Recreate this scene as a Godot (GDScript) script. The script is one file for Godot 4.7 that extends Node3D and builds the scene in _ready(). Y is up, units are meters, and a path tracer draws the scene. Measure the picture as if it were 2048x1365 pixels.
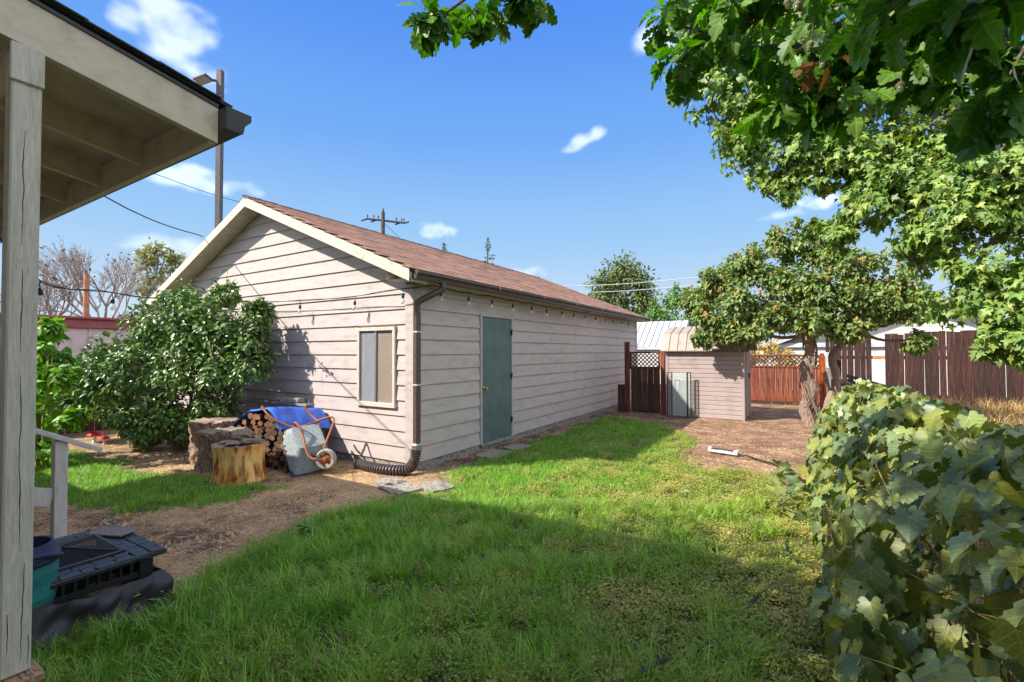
extends Node3D
# A back yard: garage with lap siding, lawn, tin shed, fences, vines and trees under a blue sky.

const TAU_ := 6.2831853
var rng := RandomNumberGenerator.new()
var M := {}
var taken := {}
var t0 := 0

# ---------------------------------------------------------------- mesh builder
class MB:
	var v := PackedVector3Array()
	var n := PackedVector3Array()
	var c := PackedColorArray()
	var uv := PackedVector2Array()
	var col := Color.WHITE
	var use_col := false
	func one(p: Vector3, q: Vector3, w := Vector2.ZERO) -> void:
		v.append(p); n.append(q); uv.append(w)
		if use_col: c.append(col)
	func trin(p: Vector3, q: Vector3, r: Vector3, np: Vector3, nq: Vector3, nr: Vector3, up_ := Vector2.ZERO, uq := Vector2.ZERO, ur := Vector2.ZERO) -> void:
		if (q - p).cross(r - p).dot(np + nq + nr) > 0.0:
			one(p, np, up_); one(r, nr, ur); one(q, nq, uq)
		else:
			one(p, np, up_); one(q, nq, uq); one(r, nr, ur)
	func tri(a: Vector3, b: Vector3, d: Vector3) -> void:   # outward by the right-hand rule
		var q := (b - a).cross(d - a).normalized()
		one(a, q); one(d, q); one(b, q)
	func tro(a: Vector3, b: Vector3, d: Vector3, o: Vector3) -> void:
		if (b - a).cross(d - a).dot((a + b + d) / 3.0 - o) < 0.0: tri(a, d, b)
		else: tri(a, b, d)
	func quad(a: Vector3, b: Vector3, d: Vector3, e: Vector3) -> void:
		tri(a, b, d); tri(a, d, e)
	func quo(a: Vector3, b: Vector3, d: Vector3, e: Vector3, o: Vector3) -> void:
		tro(a, b, d, o); tro(a, d, e, o)
	func box(xf: Transform3D, s: Vector3, ch := 0.0) -> void:
		var h := s * 0.5
		var i := h - Vector3(ch, ch, ch)
		var o := xf.origin
		for k in 3:
			var l := (k + 1) % 3
			var m := (k + 2) % 3
			for sg in [-1.0, 1.0]:
				var p: Array[Vector3] = []
				for q in [[-1.0, -1.0], [1.0, -1.0], [1.0, 1.0], [-1.0, 1.0]]:
					var w := Vector3.ZERO
					w[k] = sg * h[k]; w[l] = q[0] * i[l]; w[m] = q[1] * i[m]
					p.append(xf * w)
				quo(p[0], p[1], p[2], p[3], o)
				if ch > 0.0:
					for sl in [-1.0, 1.0]:
						var e: Array[Vector3] = []
						for q in [[0, -1.0], [0, 1.0], [1, 1.0], [1, -1.0]]:
							var w := Vector3.ZERO
							w[k] = sg * (h[k] if q[0] == 0 else i[k]); w[l] = sl * (i[l] if q[0] == 0 else h[l]); w[m] = q[1] * i[m]
							e.append(xf * w)
						quo(e[0], e[1], e[2], e[3], o)
		if ch > 0.0:
			for a in [-1.0, 1.0]:
				for b in [-1.0, 1.0]:
					for d in [-1.0, 1.0]:
						tro(xf * Vector3(a * h.x, b * i.y, d * i.z), xf * Vector3(a * i.x, b * h.y, d * i.z), xf * Vector3(a * i.x, b * i.y, d * h.z), o)
	func ab(lo: Vector3, hi: Vector3, ch := 0.0) -> void:
		box(Transform3D(Basis.IDENTITY, (lo + hi) * 0.5), hi - lo, ch)
	func prism(poly: PackedVector2Array, xf: Transform3D, d0: float, d1: float) -> void:   # polygon in local xy, pushed along local z
		var idx := Geometry2D.triangulate_polygon(poly)
		var ctr := Vector2.ZERO
		for p in poly: ctr += p
		ctr /= poly.size()
		var mid := xf * Vector3(ctr.x, ctr.y, (d0 + d1) * 0.5)
		for k in range(0, idx.size(), 3):
			for d in [d0, d1]:
				var a := poly[idx[k]]; var b := poly[idx[k + 1]]; var e := poly[idx[k + 2]]
				var far := xf * Vector3(a.x, a.y, (d0 + d1) * 0.5)
				tro(xf * Vector3(a.x, a.y, d), xf * Vector3(b.x, b.y, d), xf * Vector3(e.x, e.y, d), far)
		var area := 0.0
		for k in poly.size():
			var a := poly[k]; var b := poly[(k + 1) % poly.size()]
			area += a.x * b.y - b.x * a.y
		for k in poly.size():
			var a := poly[k]; var b := poly[(k + 1) % poly.size()]
			var nn := Vector3(b.y - a.y, a.x - b.x, 0.0) * signf(area)
			var pm := xf * Vector3((a.x + b.x) * 0.5, (a.y + b.y) * 0.5, (d0 + d1) * 0.5) - (xf.basis * nn)
			quo(xf * Vector3(a.x, a.y, d0), xf * Vector3(b.x, b.y, d0), xf * Vector3(b.x, b.y, d1), xf * Vector3(a.x, a.y, d1), pm)
	func tube(pts: PackedVector3Array, rad: PackedFloat32Array, sides := 8, caps := true, bump := 0.0, seed_ := 0) -> void:
		var np := pts.size()
		var rings: Array[PackedVector3Array] = []
		var norms: Array[PackedVector3Array] = []
		var up := Vector3.UP
		for k in np:
			var t := (pts[mini(k + 1, np - 1)] - pts[maxi(k - 1, 0)]).normalized()
			if k == 0: up = Vector3.RIGHT if absf(t.y) > 0.9 else Vector3.UP
			var x := up.cross(t).normalized()
			up = t.cross(x).normalized()
			var ring := PackedVector3Array(); var nr := PackedVector3Array()
			for s in sides:
				var a := TAU * s / sides
				var d := x * cos(a) + up * sin(a)
				var rr := rad[k]
				if bump > 0.0: rr *= 1.0 + bump * sin(s * 12.9898 + k * 78.233 + seed_) * 0.6 + bump * sin(k * 1.7 + s * 2.1 + seed_)
				ring.append(pts[k] + d * rr); nr.append(d)
			rings.append(ring); norms.append(nr)
		for k in np - 1:
			for s in sides:
				var s2 := (s + 1) % sides
				var a := rings[k][s]; var b := rings[k][s2]; var d := rings[k + 1][s2]; var e := rings[k + 1][s]
				if bump > 0.0:
					quo(a, b, d, e, (pts[k] + pts[k + 1]) * 0.5)
				else:
					trin(a, d, b, norms[k][s], norms[k + 1][s2], norms[k][s2])
					trin(a, e, d, norms[k][s], norms[k + 1][s], norms[k + 1][s2])
		if caps:
			for k in [0, np - 1]:
				var o := pts[1] if k == 0 else pts[np - 2]
				for s in sides: tro(pts[k], rings[k][s], rings[k][(s + 1) % sides], o)
	func grid(f: Callable, nu: int, nv: int, o: Vector3) -> void:   # a smooth sheet through f(i, j), facing away from o
		var p: Array[PackedVector3Array] = []
		for i in nu + 1:
			var row := PackedVector3Array()
			for j in nv + 1: row.append(f.call(i, j))
			p.append(row)
		var wrap := p[0][0].distance_to(p[nu][0]) < 1e-4
		var q: Array[PackedVector3Array] = []
		for i in nu + 1:
			var row := PackedVector3Array()
			for j in nv + 1:
				var a := p[i - 1][j] if i > 0 else (p[nu - 1][j] if wrap else p[0][j])
				var b := p[i + 1][j] if i < nu else (p[1][j] if wrap else p[nu][j])
				var m := (b - a).cross(p[i][mini(j + 1, nv)] - p[i][maxi(j - 1, 0)]).normalized()
				row.append(m if m.dot(p[i][j] - o) > 0.0 else -m)
			q.append(row)
		for i in nu:
			for j in nv:
				trin(p[i][j], p[i + 1][j], p[i + 1][j + 1], q[i][j], q[i + 1][j], q[i + 1][j + 1])
				trin(p[i][j], p[i + 1][j + 1], p[i][j + 1], q[i][j], q[i + 1][j + 1], q[i][j + 1])
	func rod(a: Vector3, b: Vector3, r: float, sides := 6) -> void:
		tube(PackedVector3Array([a, b]), PackedFloat32Array([r, r]), sides)
	func lathe(xf: Transform3D, prof: Array, sides := 20) -> void:   # prof: [r, y] from bottom to top
		for k in prof.size() - 1:
			var r0: float = prof[k][0]; var y0: float = prof[k][1]; var r1: float = prof[k + 1][0]; var y1: float = prof[k + 1][1]
			var nr := Vector2(y1 - y0, r0 - r1).normalized()
			for s in sides:
				var a := TAU * s / sides; var b := TAU * (s + 1) / sides
				var na := xf.basis * Vector3(cos(a) * nr.x, nr.y, sin(a) * nr.x); var nb := xf.basis * Vector3(cos(b) * nr.x, nr.y, sin(b) * nr.x)
				var p := xf * Vector3(cos(a) * r0, y0, sin(a) * r0); var q := xf * Vector3(cos(b) * r0, y0, sin(b) * r0)
				var w := xf * Vector3(cos(b) * r1, y1, sin(b) * r1); var z := xf * Vector3(cos(a) * r1, y1, sin(a) * r1)
				if r0 > 0.0: trin(p, q, w, na, nb, nb)
				if r1 > 0.0: trin(p, w, z, na, nb, na)
	func mesh(mat: Material = null) -> ArrayMesh:
		var a := []
		a.resize(Mesh.ARRAY_MAX)
		a[Mesh.ARRAY_VERTEX] = v; a[Mesh.ARRAY_NORMAL] = n; a[Mesh.ARRAY_TEX_UV] = uv
		if use_col: a[Mesh.ARRAY_COLOR] = c
		var m := ArrayMesh.new()
		m.add_surface_from_arrays(Mesh.PRIMITIVE_TRIANGLES, a)
		if mat: m.surface_set_material(0, mat)
		return m

func at(p: Vector3) -> Transform3D: return Transform3D(Basis.IDENTITY, p)
func turned(p: Vector3, x := 0.0, y := 0.0, z := 0.0) -> Transform3D: return Transform3D(Basis.from_euler(Vector3(x, y, z)), p)
func V3(a: Array) -> PackedVector3Array:
	var o := PackedVector3Array()
	for k in range(0, a.size(), 3): o.append(Vector3(a[k], a[k + 1], a[k + 2]))
	return o
func flat_r(r: float, n: int) -> PackedFloat32Array:
	var o := PackedFloat32Array(); o.resize(n); o.fill(r); return o
func taper(a: float, b: float, n: int) -> PackedFloat32Array:
	var o := PackedFloat32Array()
	for k in n: o.append(lerpf(a, b, float(k) / maxi(n - 1, 1)))
	return o
func curve(pts: PackedVector3Array, steps := 6) -> PackedVector3Array:   # Catmull-Rom through the points
	var o := PackedVector3Array()
	var m := pts.size()
	for k in m - 1:
		var a := pts[maxi(k - 1, 0)]; var b := pts[k]; var c := pts[k + 1]; var d := pts[mini(k + 2, m - 1)]
		for s in steps: o.append(b.cubic_interpolate(c, a, d, float(s) / steps))
	o.append(pts[m - 1])
	return o
func rf(a: float, b: float) -> float: return rng.randf_range(a, b)
func rdir() -> Vector3:
	var z := rf(-1, 1); var a := rf(0, TAU); var r := sqrt(1 - z * z)
	return Vector3(r * cos(a), z, r * sin(a))

# ---------------------------------------------------------------- things and parts
func numbered(s: String) -> String:
	if not taken.has(s):
		taken[s] = 0
		return s
	taken[s] += 1
	return "%s_%03d" % [s, taken[s]]
func tag(o: Node, label: String, category: String, group := "", kind := "") -> Node:
	o.set_meta("label", label); o.set_meta("category", category)
	if group: o.set_meta("group", group)
	if kind: o.set_meta("kind", kind)
	return o
func thing(called: String, label: String, category: String, p := Vector3.ZERO, group := "") -> Node3D:
	var o := Node3D.new()
	o.name = numbered(called); o.position = p
	add_child(o)
	tag(o, label, category, group)
	return o
func put(mb: MB, called: String, mat: Material, parent: Node, kind := "") -> MeshInstance3D:
	return put_mesh(mb.mesh(), called, mat, parent, kind)
func put_mesh(m: Mesh, called: String, mat: Material, parent: Node, kind := "") -> MeshInstance3D:
	var o := MeshInstance3D.new()
	o.name = numbered(called) if parent == self else called
	o.mesh = m
	if mat: o.material_override = mat
	parent.add_child(o, true)
	if kind: o.set_meta("kind", kind)
	return o
# a box piece whose mesh is shared between pieces of the same size
var boxes := {}
func piece(parent: Node, called: String, mat: Material, lo: Vector3, hi: Vector3, ch := 0.004) -> MeshInstance3D:
	var s := hi - lo
	return piece_x(parent, called, mat, at((lo + hi) * 0.5), s, ch)
func piece_x(parent: Node, called: String, mat: Material, xf: Transform3D, s: Vector3, ch := 0.004) -> MeshInstance3D:
	var key := "%.4f %.4f %.4f %.4f" % [s.x, s.y, s.z, ch]
	if not boxes.has(key):
		var b := MB.new()
		b.box(Transform3D.IDENTITY, s, ch)
		boxes[key] = b.mesh()
	var o := put_mesh(boxes[key], called, mat, parent)
	o.transform = xf
	return o
func scatter(called: String, parent: Node, m: Mesh, mat: Material, xfs: Array[Transform3D], cols: PackedColorArray) -> MultiMeshInstance3D:
	var mm := MultiMesh.new()
	mm.transform_format = MultiMesh.TRANSFORM_3D
	mm.use_colors = true
	mm.mesh = m
	mm.instance_count = xfs.size()
	for k in xfs.size():
		mm.set_instance_transform(k, xfs[k]); mm.set_instance_color(k, cols[k])
	var o := MultiMeshInstance3D.new()
	o.name = numbered(called) if parent == self else called
	o.multimesh = mm; o.material_override = mat
	o.set_meta("kind", "stuff")
	parent.add_child(o, true)
	return o

# ---------------------------------------------------------------- materials
func lin(r: float, g: float, b: float, a := 1.0) -> Color:
	var c := Color(r, g, b, a).linear_to_srgb(); c.a = a; return c
func ntex(freq: float, stops: Array, seed_ := 1, octaves := 4, size := 512, normal := false, bump := 4.0, kind := FastNoiseLite.TYPE_SIMPLEX_SMOOTH) -> NoiseTexture2D:
	var f := FastNoiseLite.new()
	f.noise_type = kind
	f.seed = seed_; f.frequency = freq; f.fractal_octaves = octaves
	var t := NoiseTexture2D.new()
	t.width = size; t.height = size; t.seamless = true; t.noise = f
	if normal:
		t.as_normal_map = true; t.bump_strength = bump
	else:
		var g := Gradient.new()
		var off := PackedFloat32Array(); var cs := PackedColorArray()
		for s in stops:
			off.append(s[0]); cs.append(s[1])
		g.offsets = off; g.colors = cs
		t.color_ramp = g
	return t
func grey(v: float) -> Color: return Color(v, v, v)
func mat(called: String, col: Color, rough := 0.8, tex: Texture2D = null, scale := Vector3.ONE, world := true, nrm: Texture2D = null, ns := 0.5) -> StandardMaterial3D:
	var m := StandardMaterial3D.new()
	m.resource_name = called
	m.albedo_color = col; m.roughness = rough
	m.uv1_triplanar = true; m.uv1_world_triplanar = world
	m.uv1_scale = scale
	if tex: m.albedo_texture = tex
	if nrm:
		m.normal_enabled = true; m.normal_texture = nrm; m.normal_scale = ns
	m.cull_mode = BaseMaterial3D.CULL_DISABLED
	M[called] = m
	return m
func leafmat(called: String, rough := 0.5, back := Color(0.2, 0.3, 0.05), tex: Texture2D = null) -> StandardMaterial3D:
	var m := StandardMaterial3D.new()
	m.albedo_color = Color.WHITE
	m.vertex_color_use_as_albedo = true
	m.roughness = rough
	m.cull_mode = BaseMaterial3D.CULL_DISABLED
	if back != Color.BLACK:
		m.backlight_enabled = true; m.backlight = back
	if tex: m.albedo_texture = tex
	M[called] = m
	return m

func materials() -> void:
	var soft := ntex(0.012, [[0.0, grey(0.80)], [0.5, grey(0.93)], [1.0, grey(1.0)]], 3, 5)
	var blot := ntex(0.02, [[0.0, grey(0.55)], [0.45, grey(0.86)], [0.6, grey(0.95)], [1.0, grey(1.0)]], 8, 5)
	var grain := ntex(0.03, [[0.0, grey(0.45)], [0.4, grey(0.75)], [0.6, grey(0.95)], [1.0, grey(1.0)]], 5, 5)
	var grain_n := ntex(0.03, [], 5, 5, 512, true, 6.0)
	var rough_n := ntex(0.05, [], 12, 5, 512, true, 7.0)
	var paint := ntex(0.012, [[0.0, Color(0.86, 0.84, 0.80)], [0.3, Color(0.955, 0.95, 0.94)], [0.6, Color(0.98, 0.98, 0.975)], [1.0, Color(1, 1, 1)]], 21, 5)
	mat("siding", lin(0.48, 0.415, 0.39), 0.62, paint, Vector3(0.35, 1.1, 0.35), true, grain_n, 0.04)
	mat("trim", lin(0.56, 0.51, 0.425), 0.6, paint, Vector3(0.8, 0.8, 0.8), true, grain_n, 0.15)
	mat("soffit", lin(0.62, 0.54, 0.42), 0.6, soft, Vector3(0.7, 0.7, 0.7))
	mat("concrete", lin(0.34, 0.30, 0.26), 0.95, blot, Vector3(0.9, 1.6, 0.9), true, rough_n, 0.6)
	mat("door", lin(0.105, 0.165, 0.16), 0.45, soft, Vector3(0.4, 0.4, 0.4))
	mat("brass", lin(0.70, 0.52, 0.26), 0.25).metallic = 1.0
	mat("steel", lin(0.55, 0.56, 0.57), 0.35, blot, Vector3(3, 3, 3)).metallic = 0.9
	mat("dark_metal", lin(0.03, 0.03, 0.033), 0.45)
	mat("gutter", lin(0.085, 0.062, 0.052), 0.42, blot, Vector3(1.4, 1.4, 1.4))
	mat("spout", lin(0.10, 0.065, 0.055), 0.4, soft, Vector3(2, 2, 2))
	mat("drain", lin(0.085, 0.065, 0.06), 0.5, soft, Vector3(3, 3, 3))
	var sh := ntex(0.09, [[0.0, Color(0.50, 0.44, 0.42)], [0.4, Color(0.80, 0.74, 0.70)], [0.65, Color(0.95, 0.93, 0.9)], [1.0, Color(1, 1, 1)]], 31, 5)
	for k in 5:
		var f: float = [1.0, 0.78, 1.2, 0.9, 0.6][k]
		mat("shingle%d" % k, lin(0.44 * f, 0.26 * f, 0.19 * f), 0.95, sh, Vector3(1.3, 1.3, 1.3), true, rough_n, 0.9)
	mat("roof_felt", lin(0.10, 0.06, 0.05), 0.95)
	mat("porch_paint", lin(0.66, 0.58, 0.42), 0.6, paint, Vector3(0.9, 0.9, 0.9), true, grain_n, 0.25)
	mat("post_paint", lin(0.58, 0.55, 0.44), 0.55, paint, Vector3(5.0, 0.35, 5.0), true, grain_n, 0.45)
	mat("porch_ceiling", lin(0.66, 0.58, 0.44), 0.7, soft, Vector3(0.6, 0.6, 0.6))
	mat("rail_paint", lin(0.66, 0.62, 0.60), 0.6, paint, Vector3(3, 0.5, 3), true, grain_n, 0.25)
	mat("dark_shingle", lin(0.05, 0.05, 0.052), 0.9, blot, Vector3(3, 3, 3))
	mat("raw_wood", lin(0.50, 0.30, 0.16), 0.7, grain, Vector3(0.8, 5, 5), true, grain_n, 0.4)
	var cedar_t := ntex(0.022, [[0.0, Color(0.30, 0.24, 0.22)], [0.38, Color(0.62, 0.52, 0.46)], [0.6, Color(0.9, 0.84, 0.8)], [1.0, Color(1, 1, 1)]], 44, 5)
	for k in 4:
		var f: float = [1.0, 0.8, 1.15, 0.65][k]
		mat("cedar%d" % k, lin(0.30 * f, 0.095 * f, 0.04 * f), 0.75, cedar_t, Vector3(4.0, 0.10, 4.0), true, grain_n, 0.5)
		mat("brown%d" % k, lin(0.080 * f, 0.031 * f, 0.021 * f), 0.75, cedar_t, Vector3(4.5, 0.11, 4.5), true, grain_n, 0.6)
		mat("old_wood%d" % k, lin(0.15 * f, 0.085 * f, 0.055 * f), 0.85, cedar_t, Vector3(4.5, 0.10, 4.5), true, grain_n, 0.6)
	mat("orange_wood", lin(0.62, 0.16, 0.035), 0.65, cedar_t, Vector3(3.5, 0.10, 3.5), true, grain_n, 0.4)
	mat("grey_wood", lin(0.33, 0.29, 0.25), 0.85, grain, Vector3(4.5, 0.12, 4.5), true, grain_n, 0.6)
	mat("lattice", lin(0.10, 0.05, 0.035), 0.8, grain, Vector3(3, 3, 3))
	var rust := ntex(0.02, [[0.0, Color(0.62, 0.44, 0.32)], [0.16, Color(0.84, 0.74, 0.66)], [0.28, Color(0.96, 0.94, 0.92)], [1.0, Color(1, 1, 1)]], 61, 4)
	mat("tin", lin(0.38, 0.31, 0.295), 0.5, paint, Vector3(0.4, 0.4, 0.4))
	mat("tin_roof", lin(0.36, 0.31, 0.27), 0.5, rust, Vector3(0.5, 0.5, 0.5))
	mat("tin_seam", lin(0.15, 0.11, 0.085), 0.6)
	mat("white_tin", lin(0.58, 0.60, 0.62), 0.35, soft, Vector3(0.4, 0.4, 0.4))
	mat("white_wall", lin(0.60, 0.58, 0.55), 0.7, paint, Vector3(0.5, 0.5, 0.5))
	mat("neighbour_roof", lin(0.36, 0.33, 0.30), 0.9, blot, Vector3(1, 1, 1))
	mat("pink_wall", lin(0.62, 0.46, 0.46), 0.8, paint, Vector3(0.3, 0.3, 0.3))
	mat("red_trim", lin(0.34, 0.075, 0.07), 0.6, soft, Vector3(0.5, 0.5, 0.5))
	mat("pole_steel", lin(0.12, 0.105, 0.10), 0.5, blot, Vector3(0.8, 0.8, 0.8))
	mat("pole_wood", lin(0.17, 0.12, 0.095), 0.9, grain, Vector3(2, 0.2, 2))
	mat("stub_wood", lin(0.55, 0.27, 0.12), 0.8, grain, Vector3(2, 0.2, 2))
	mat("wire", lin(0.015, 0.015, 0.016), 0.6)
	mat("pale_wire", lin(0.55, 0.57, 0.60), 0.5)
	mat("tarp", lin(0.05, 0.165, 0.72), 0.42, soft, Vector3(2, 2, 2), true, rough_n, 0.12)
	mat("log_bark", lin(0.085, 0.05, 0.035), 0.9, grain, Vector3(6, 6, 6), true, rough_n, 0.7)
	for k in 3:
		mat("log_end%d" % k, [lin(0.40, 0.185, 0.085), lin(0.26, 0.13, 0.065), lin(0.16, 0.088, 0.052)][k], 0.85, grain, Vector3(12, 12, 12), true, rough_n, 0.4)
	var debark := ntex(0.009, [[0.0, Color(0.30, 0.12, 0.06)], [0.30, Color(0.50, 0.22, 0.10)], [0.37, Color(0.84, 0.55, 0.25)], [0.55, Color(0.93, 0.74, 0.44)], [1.0, Color(0.95, 0.82, 0.55)]], 71, 5)
	mat("stump_bare", Color.WHITE, 0.7, debark, Vector3(1.9, 0.5, 1.9), true, grain_n, 0.6)
	mat("stump_bark", lin(0.38, 0.25, 0.17), 0.95, grain, Vector3(3.5, 1.4, 3.5), true, rough_n, 1.0)
	mat("stump_top", lin(0.40, 0.29, 0.20), 0.85, grain, Vector3(4, 4, 4), true, rough_n, 0.4)
	mat("rock", lin(0.34, 0.26, 0.19), 0.9, blot, Vector3(5, 5, 5), true, rough_n, 0.8)
	mat("paver", lin(0.36, 0.32, 0.27), 0.95, blot, Vector3(1.5, 1.5, 1.5), true, rough_n, 0.6)
	var worn := ntex(0.03, [[0.0, Color(0.40, 0.24, 0.15)], [0.18, Color(0.56, 0.42, 0.30)], [0.25, Color(0.86, 0.88, 0.84)], [1.0, Color(1, 1, 1)]], 81, 5)
	mat("barrow_tray", lin(0.30, 0.35, 0.375), 0.45, worn, Vector3(1.6, 1.6, 1.6))
	mat("rust_tube", lin(0.40, 0.13, 0.045), 0.65, blot, Vector3(5, 5, 5))
	mat("tyre", lin(0.42, 0.40, 0.38), 0.8, blot, Vector3(6, 6, 6))
	mat("black_plastic", lin(0.018, 0.02, 0.024), 0.4)
	mat("slate", lin(0.055, 0.062, 0.078), 0.38, blot, Vector3(5, 5, 5), true, rough_n, 0.4)
	mat("cover_cloth", lin(0.045, 0.042, 0.055), 0.55, soft, Vector3(3, 3, 3), true, rough_n, 0.1)
	mat("navy", lin(0.02, 0.035, 0.10), 0.6, soft, Vector3(4, 4, 4))
	mat("teal", lin(0.02, 0.20, 0.20), 0.6, soft, Vector3(4, 4, 4), true, rough_n, 0.12)
	mat("bin_grey", lin(0.075, 0.08, 0.085), 0.6, soft, Vector3(4, 4, 4))
	mat("hose_green", lin(0.012, 0.022, 0.014), 0.4)
	mat("white_plastic", lin(0.72, 0.72, 0.74), 0.4)
	mat("red_gloss", lin(0.60, 0.02, 0.02), 0.3)
	mat("bark", lin(0.36, 0.26, 0.20), 0.95, grain, Vector3(5, 3, 5), true, rough_n, 1.0)
	mat("bark_grey", lin(0.20, 0.16, 0.13), 0.95, grain, Vector3(5, 2, 5), true, rough_n, 0.8)
	mat("twig", lin(0.12, 0.08, 0.05), 0.9)
	mat("vine_stem", lin(0.30, 0.22, 0.08), 0.8)
	mat("dead_stalk", lin(0.38, 0.21, 0.09), 0.9)
	mat("galv", lin(0.42, 0.42, 0.43), 0.4).metallic = 0.7
	var g := StandardMaterial3D.new()
	g.transparency = BaseMaterial3D.TRANSPARENCY_ALPHA
	g.albedo_color = Color(0.80, 0.90, 0.88, 0.22); g.roughness = 0.05
	M["clear"] = g
	mat("obscure_glass", lin(0.33, 0.35, 0.39), 0.16, ntex(0.06, [[0.0, grey(0.62)], [0.45, grey(0.82)], [0.6, grey(0.93)], [1.0, grey(1.0)]], 91, 2), Vector3(3, 3, 3), true, ntex(0.11, [], 91, 3, 512, true, 9.0), 0.7)
	mat("curtain_glass", lin(0.40, 0.31, 0.245), 0.16, M["obscure_glass"].albedo_texture, Vector3(3, 3, 3), true, M["obscure_glass"].normal_texture, 0.7)
	mat("bulb_glass", lin(0.75, 0.74, 0.70), 0.08).albedo_color.a = 0.45
	M["bulb_glass"].transparency = BaseMaterial3D.TRANSPARENCY_ALPHA
	# ground: tone per place in the vertex colours, grain in the texture
	var gm := mat("soil", Color.WHITE, 0.98, ntex(0.06, [[0.0, grey(0.42)], [0.45, grey(0.80)], [1.0, grey(1.0)]], 101, 6), Vector3(0.9, 0.9, 0.9), true, rough_n, 0.9)
	gm.vertex_color_use_as_albedo = true

# ---------------------------------------------------------------- leaves
# prof: [z, half width] from stem to tip; two half blades folded along the midrib
func leaf_mesh(prof: Array, fold := 0.25, curl := 0.25, col := Color.WHITE, use_col := false) -> ArrayMesh:
	var b := MB.new()
	b.use_col = use_col
	b.col = col
	var f := func(x: float, z: float) -> Vector3: return Vector3(x, absf(x) * fold - curl * z * z, z)
	for k in prof.size() - 1:
		var z0: float = prof[k][0]; var w0: float = prof[k][1]; var z1: float = prof[k + 1][0]; var w1: float = prof[k + 1][1]
		var m0 := maxf(z0, 0.0); var m1 := maxf(z1, 0.0)
		for s in [-1.0, 1.0]:
			var a: Vector3 = f.call(0, m0); var e: Vector3 = f.call(0, m1); var c: Vector3 = f.call(s * w0, z0); var d: Vector3 = f.call(s * w1, z1)
			for t in [[a, c, d], [a, d, e]]:
				var p: Vector3 = t[0]; var q: Vector3 = t[1]; var r: Vector3 = t[2]
				if (q - p).cross(r - p).length_squared() < 1e-12: continue
				var nn := (q - p).cross(r - p).normalized()
				if nn.y < 0: nn = -nn
				b.trin(p, q, r, nn, nn, nn, Vector2(p.x + 0.5, p.z), Vector2(q.x + 0.5, q.z), Vector2(r.x + 0.5, r.z))
	return b.mesh()
const OVAL := [[0.0, 0.02], [0.2, 0.2], [0.5, 0.27], [0.8, 0.15], [1.0, 0.0]]
const NARROW := [[0.0, 0.02], [0.25, 0.13], [0.55, 0.16], [0.8, 0.09], [1.0, 0.0]]
const HEART := [[-0.12, 0.16], [-0.1, 0.32], [0.1, 0.43], [0.35, 0.40], [0.65, 0.22], [1.0, 0.0]]
const OAK := [[0.0, 0.02], [0.12, 0.05], [0.2, 0.13], [0.27, 0.14], [0.3, 0.07], [0.38, 0.2], [0.46, 0.24], [0.5, 0.12], [0.57, 0.27], [0.68, 0.32], [0.71, 0.17], [0.79, 0.26], [0.87, 0.22], [0.9, 0.12], [0.97, 0.09], [1.0, 0.0]]
const MAPLE := [[-0.12, 0.10], [-0.05, 0.36], [0.08, 0.30], [0.14, 0.24], [0.34, 0.56], [0.46, 0.50], [0.44, 0.16], [0.62, 0.22], [0.72, 0.12], [1.0, 0.0]]
const GRAPE := [[-0.22, 0.18], [-0.24, 0.30], [-0.08, 0.46], [0.02, 0.38], [0.06, 0.42], [0.14, 0.56], [0.22, 0.50], [0.30, 0.59], [0.42, 0.50], [0.46, 0.34], [0.56, 0.37], [0.60, 0.30], [0.70, 0.23], [0.74, 0.18], [0.86, 0.10], [1.0, 0.0]]
func vein_tex(lobes: int, base: float) -> ImageTexture:   # paler veins on the blade: x across, y along
	var im := Image.create(128, 128, false, Image.FORMAT_RGB8)
	im.fill(grey(base))
	var veins := [[Vector2(0.5, 0.0), Vector2(0.5, 1.0)]]
	for k in lobes:
		var z := 0.05 + 0.7 * k / lobes
		for s in [-1.0, 1.0]: veins.append([Vector2(0.5, z), Vector2(0.5 + s * 0.5, z + 0.32)])
	var f := FastNoiseLite.new()
	f.frequency = 0.06
	for y in 128:
		for x in 128:
			var p := Vector2(x / 127.0, y / 127.0)
			var d := 1.0
			for s in veins: d = minf(d, p.distance_to(Geometry2D.get_closest_point_to_segment(p, s[0], s[1])))
			var v := base + 0.10 * f.get_noise_2d(x, y)
			if d < 0.014: im.set_pixel(x, y, Color(1.0, 1.0, 0.85))
			else: im.set_pixel(x, y, Color(v, v, v))
	return ImageTexture.create_from_image(im)

func leaf_basis(nrm: Vector3, tip: Vector3, s: float) -> Basis:
	var z := tip.normalized()
	var x := nrm.cross(z)
	if x.length_squared() < 1e-5: x = Vector3.RIGHT.cross(z)
	x = x.normalized()
	var y := z.cross(x)
	return Basis(x * s, y * s, z * s)
func tone(pal: Array) -> Color:
	var a: Color = pal[rng.randi() % pal.size()]
	var f := rf(1.2, 1.75)   # light sent back and light let through, together
	return Color(a.r * f, a.g * f, a.b * f)
class Leaves:
	var xf: Array[Transform3D] = []
	var col := PackedColorArray()
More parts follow.
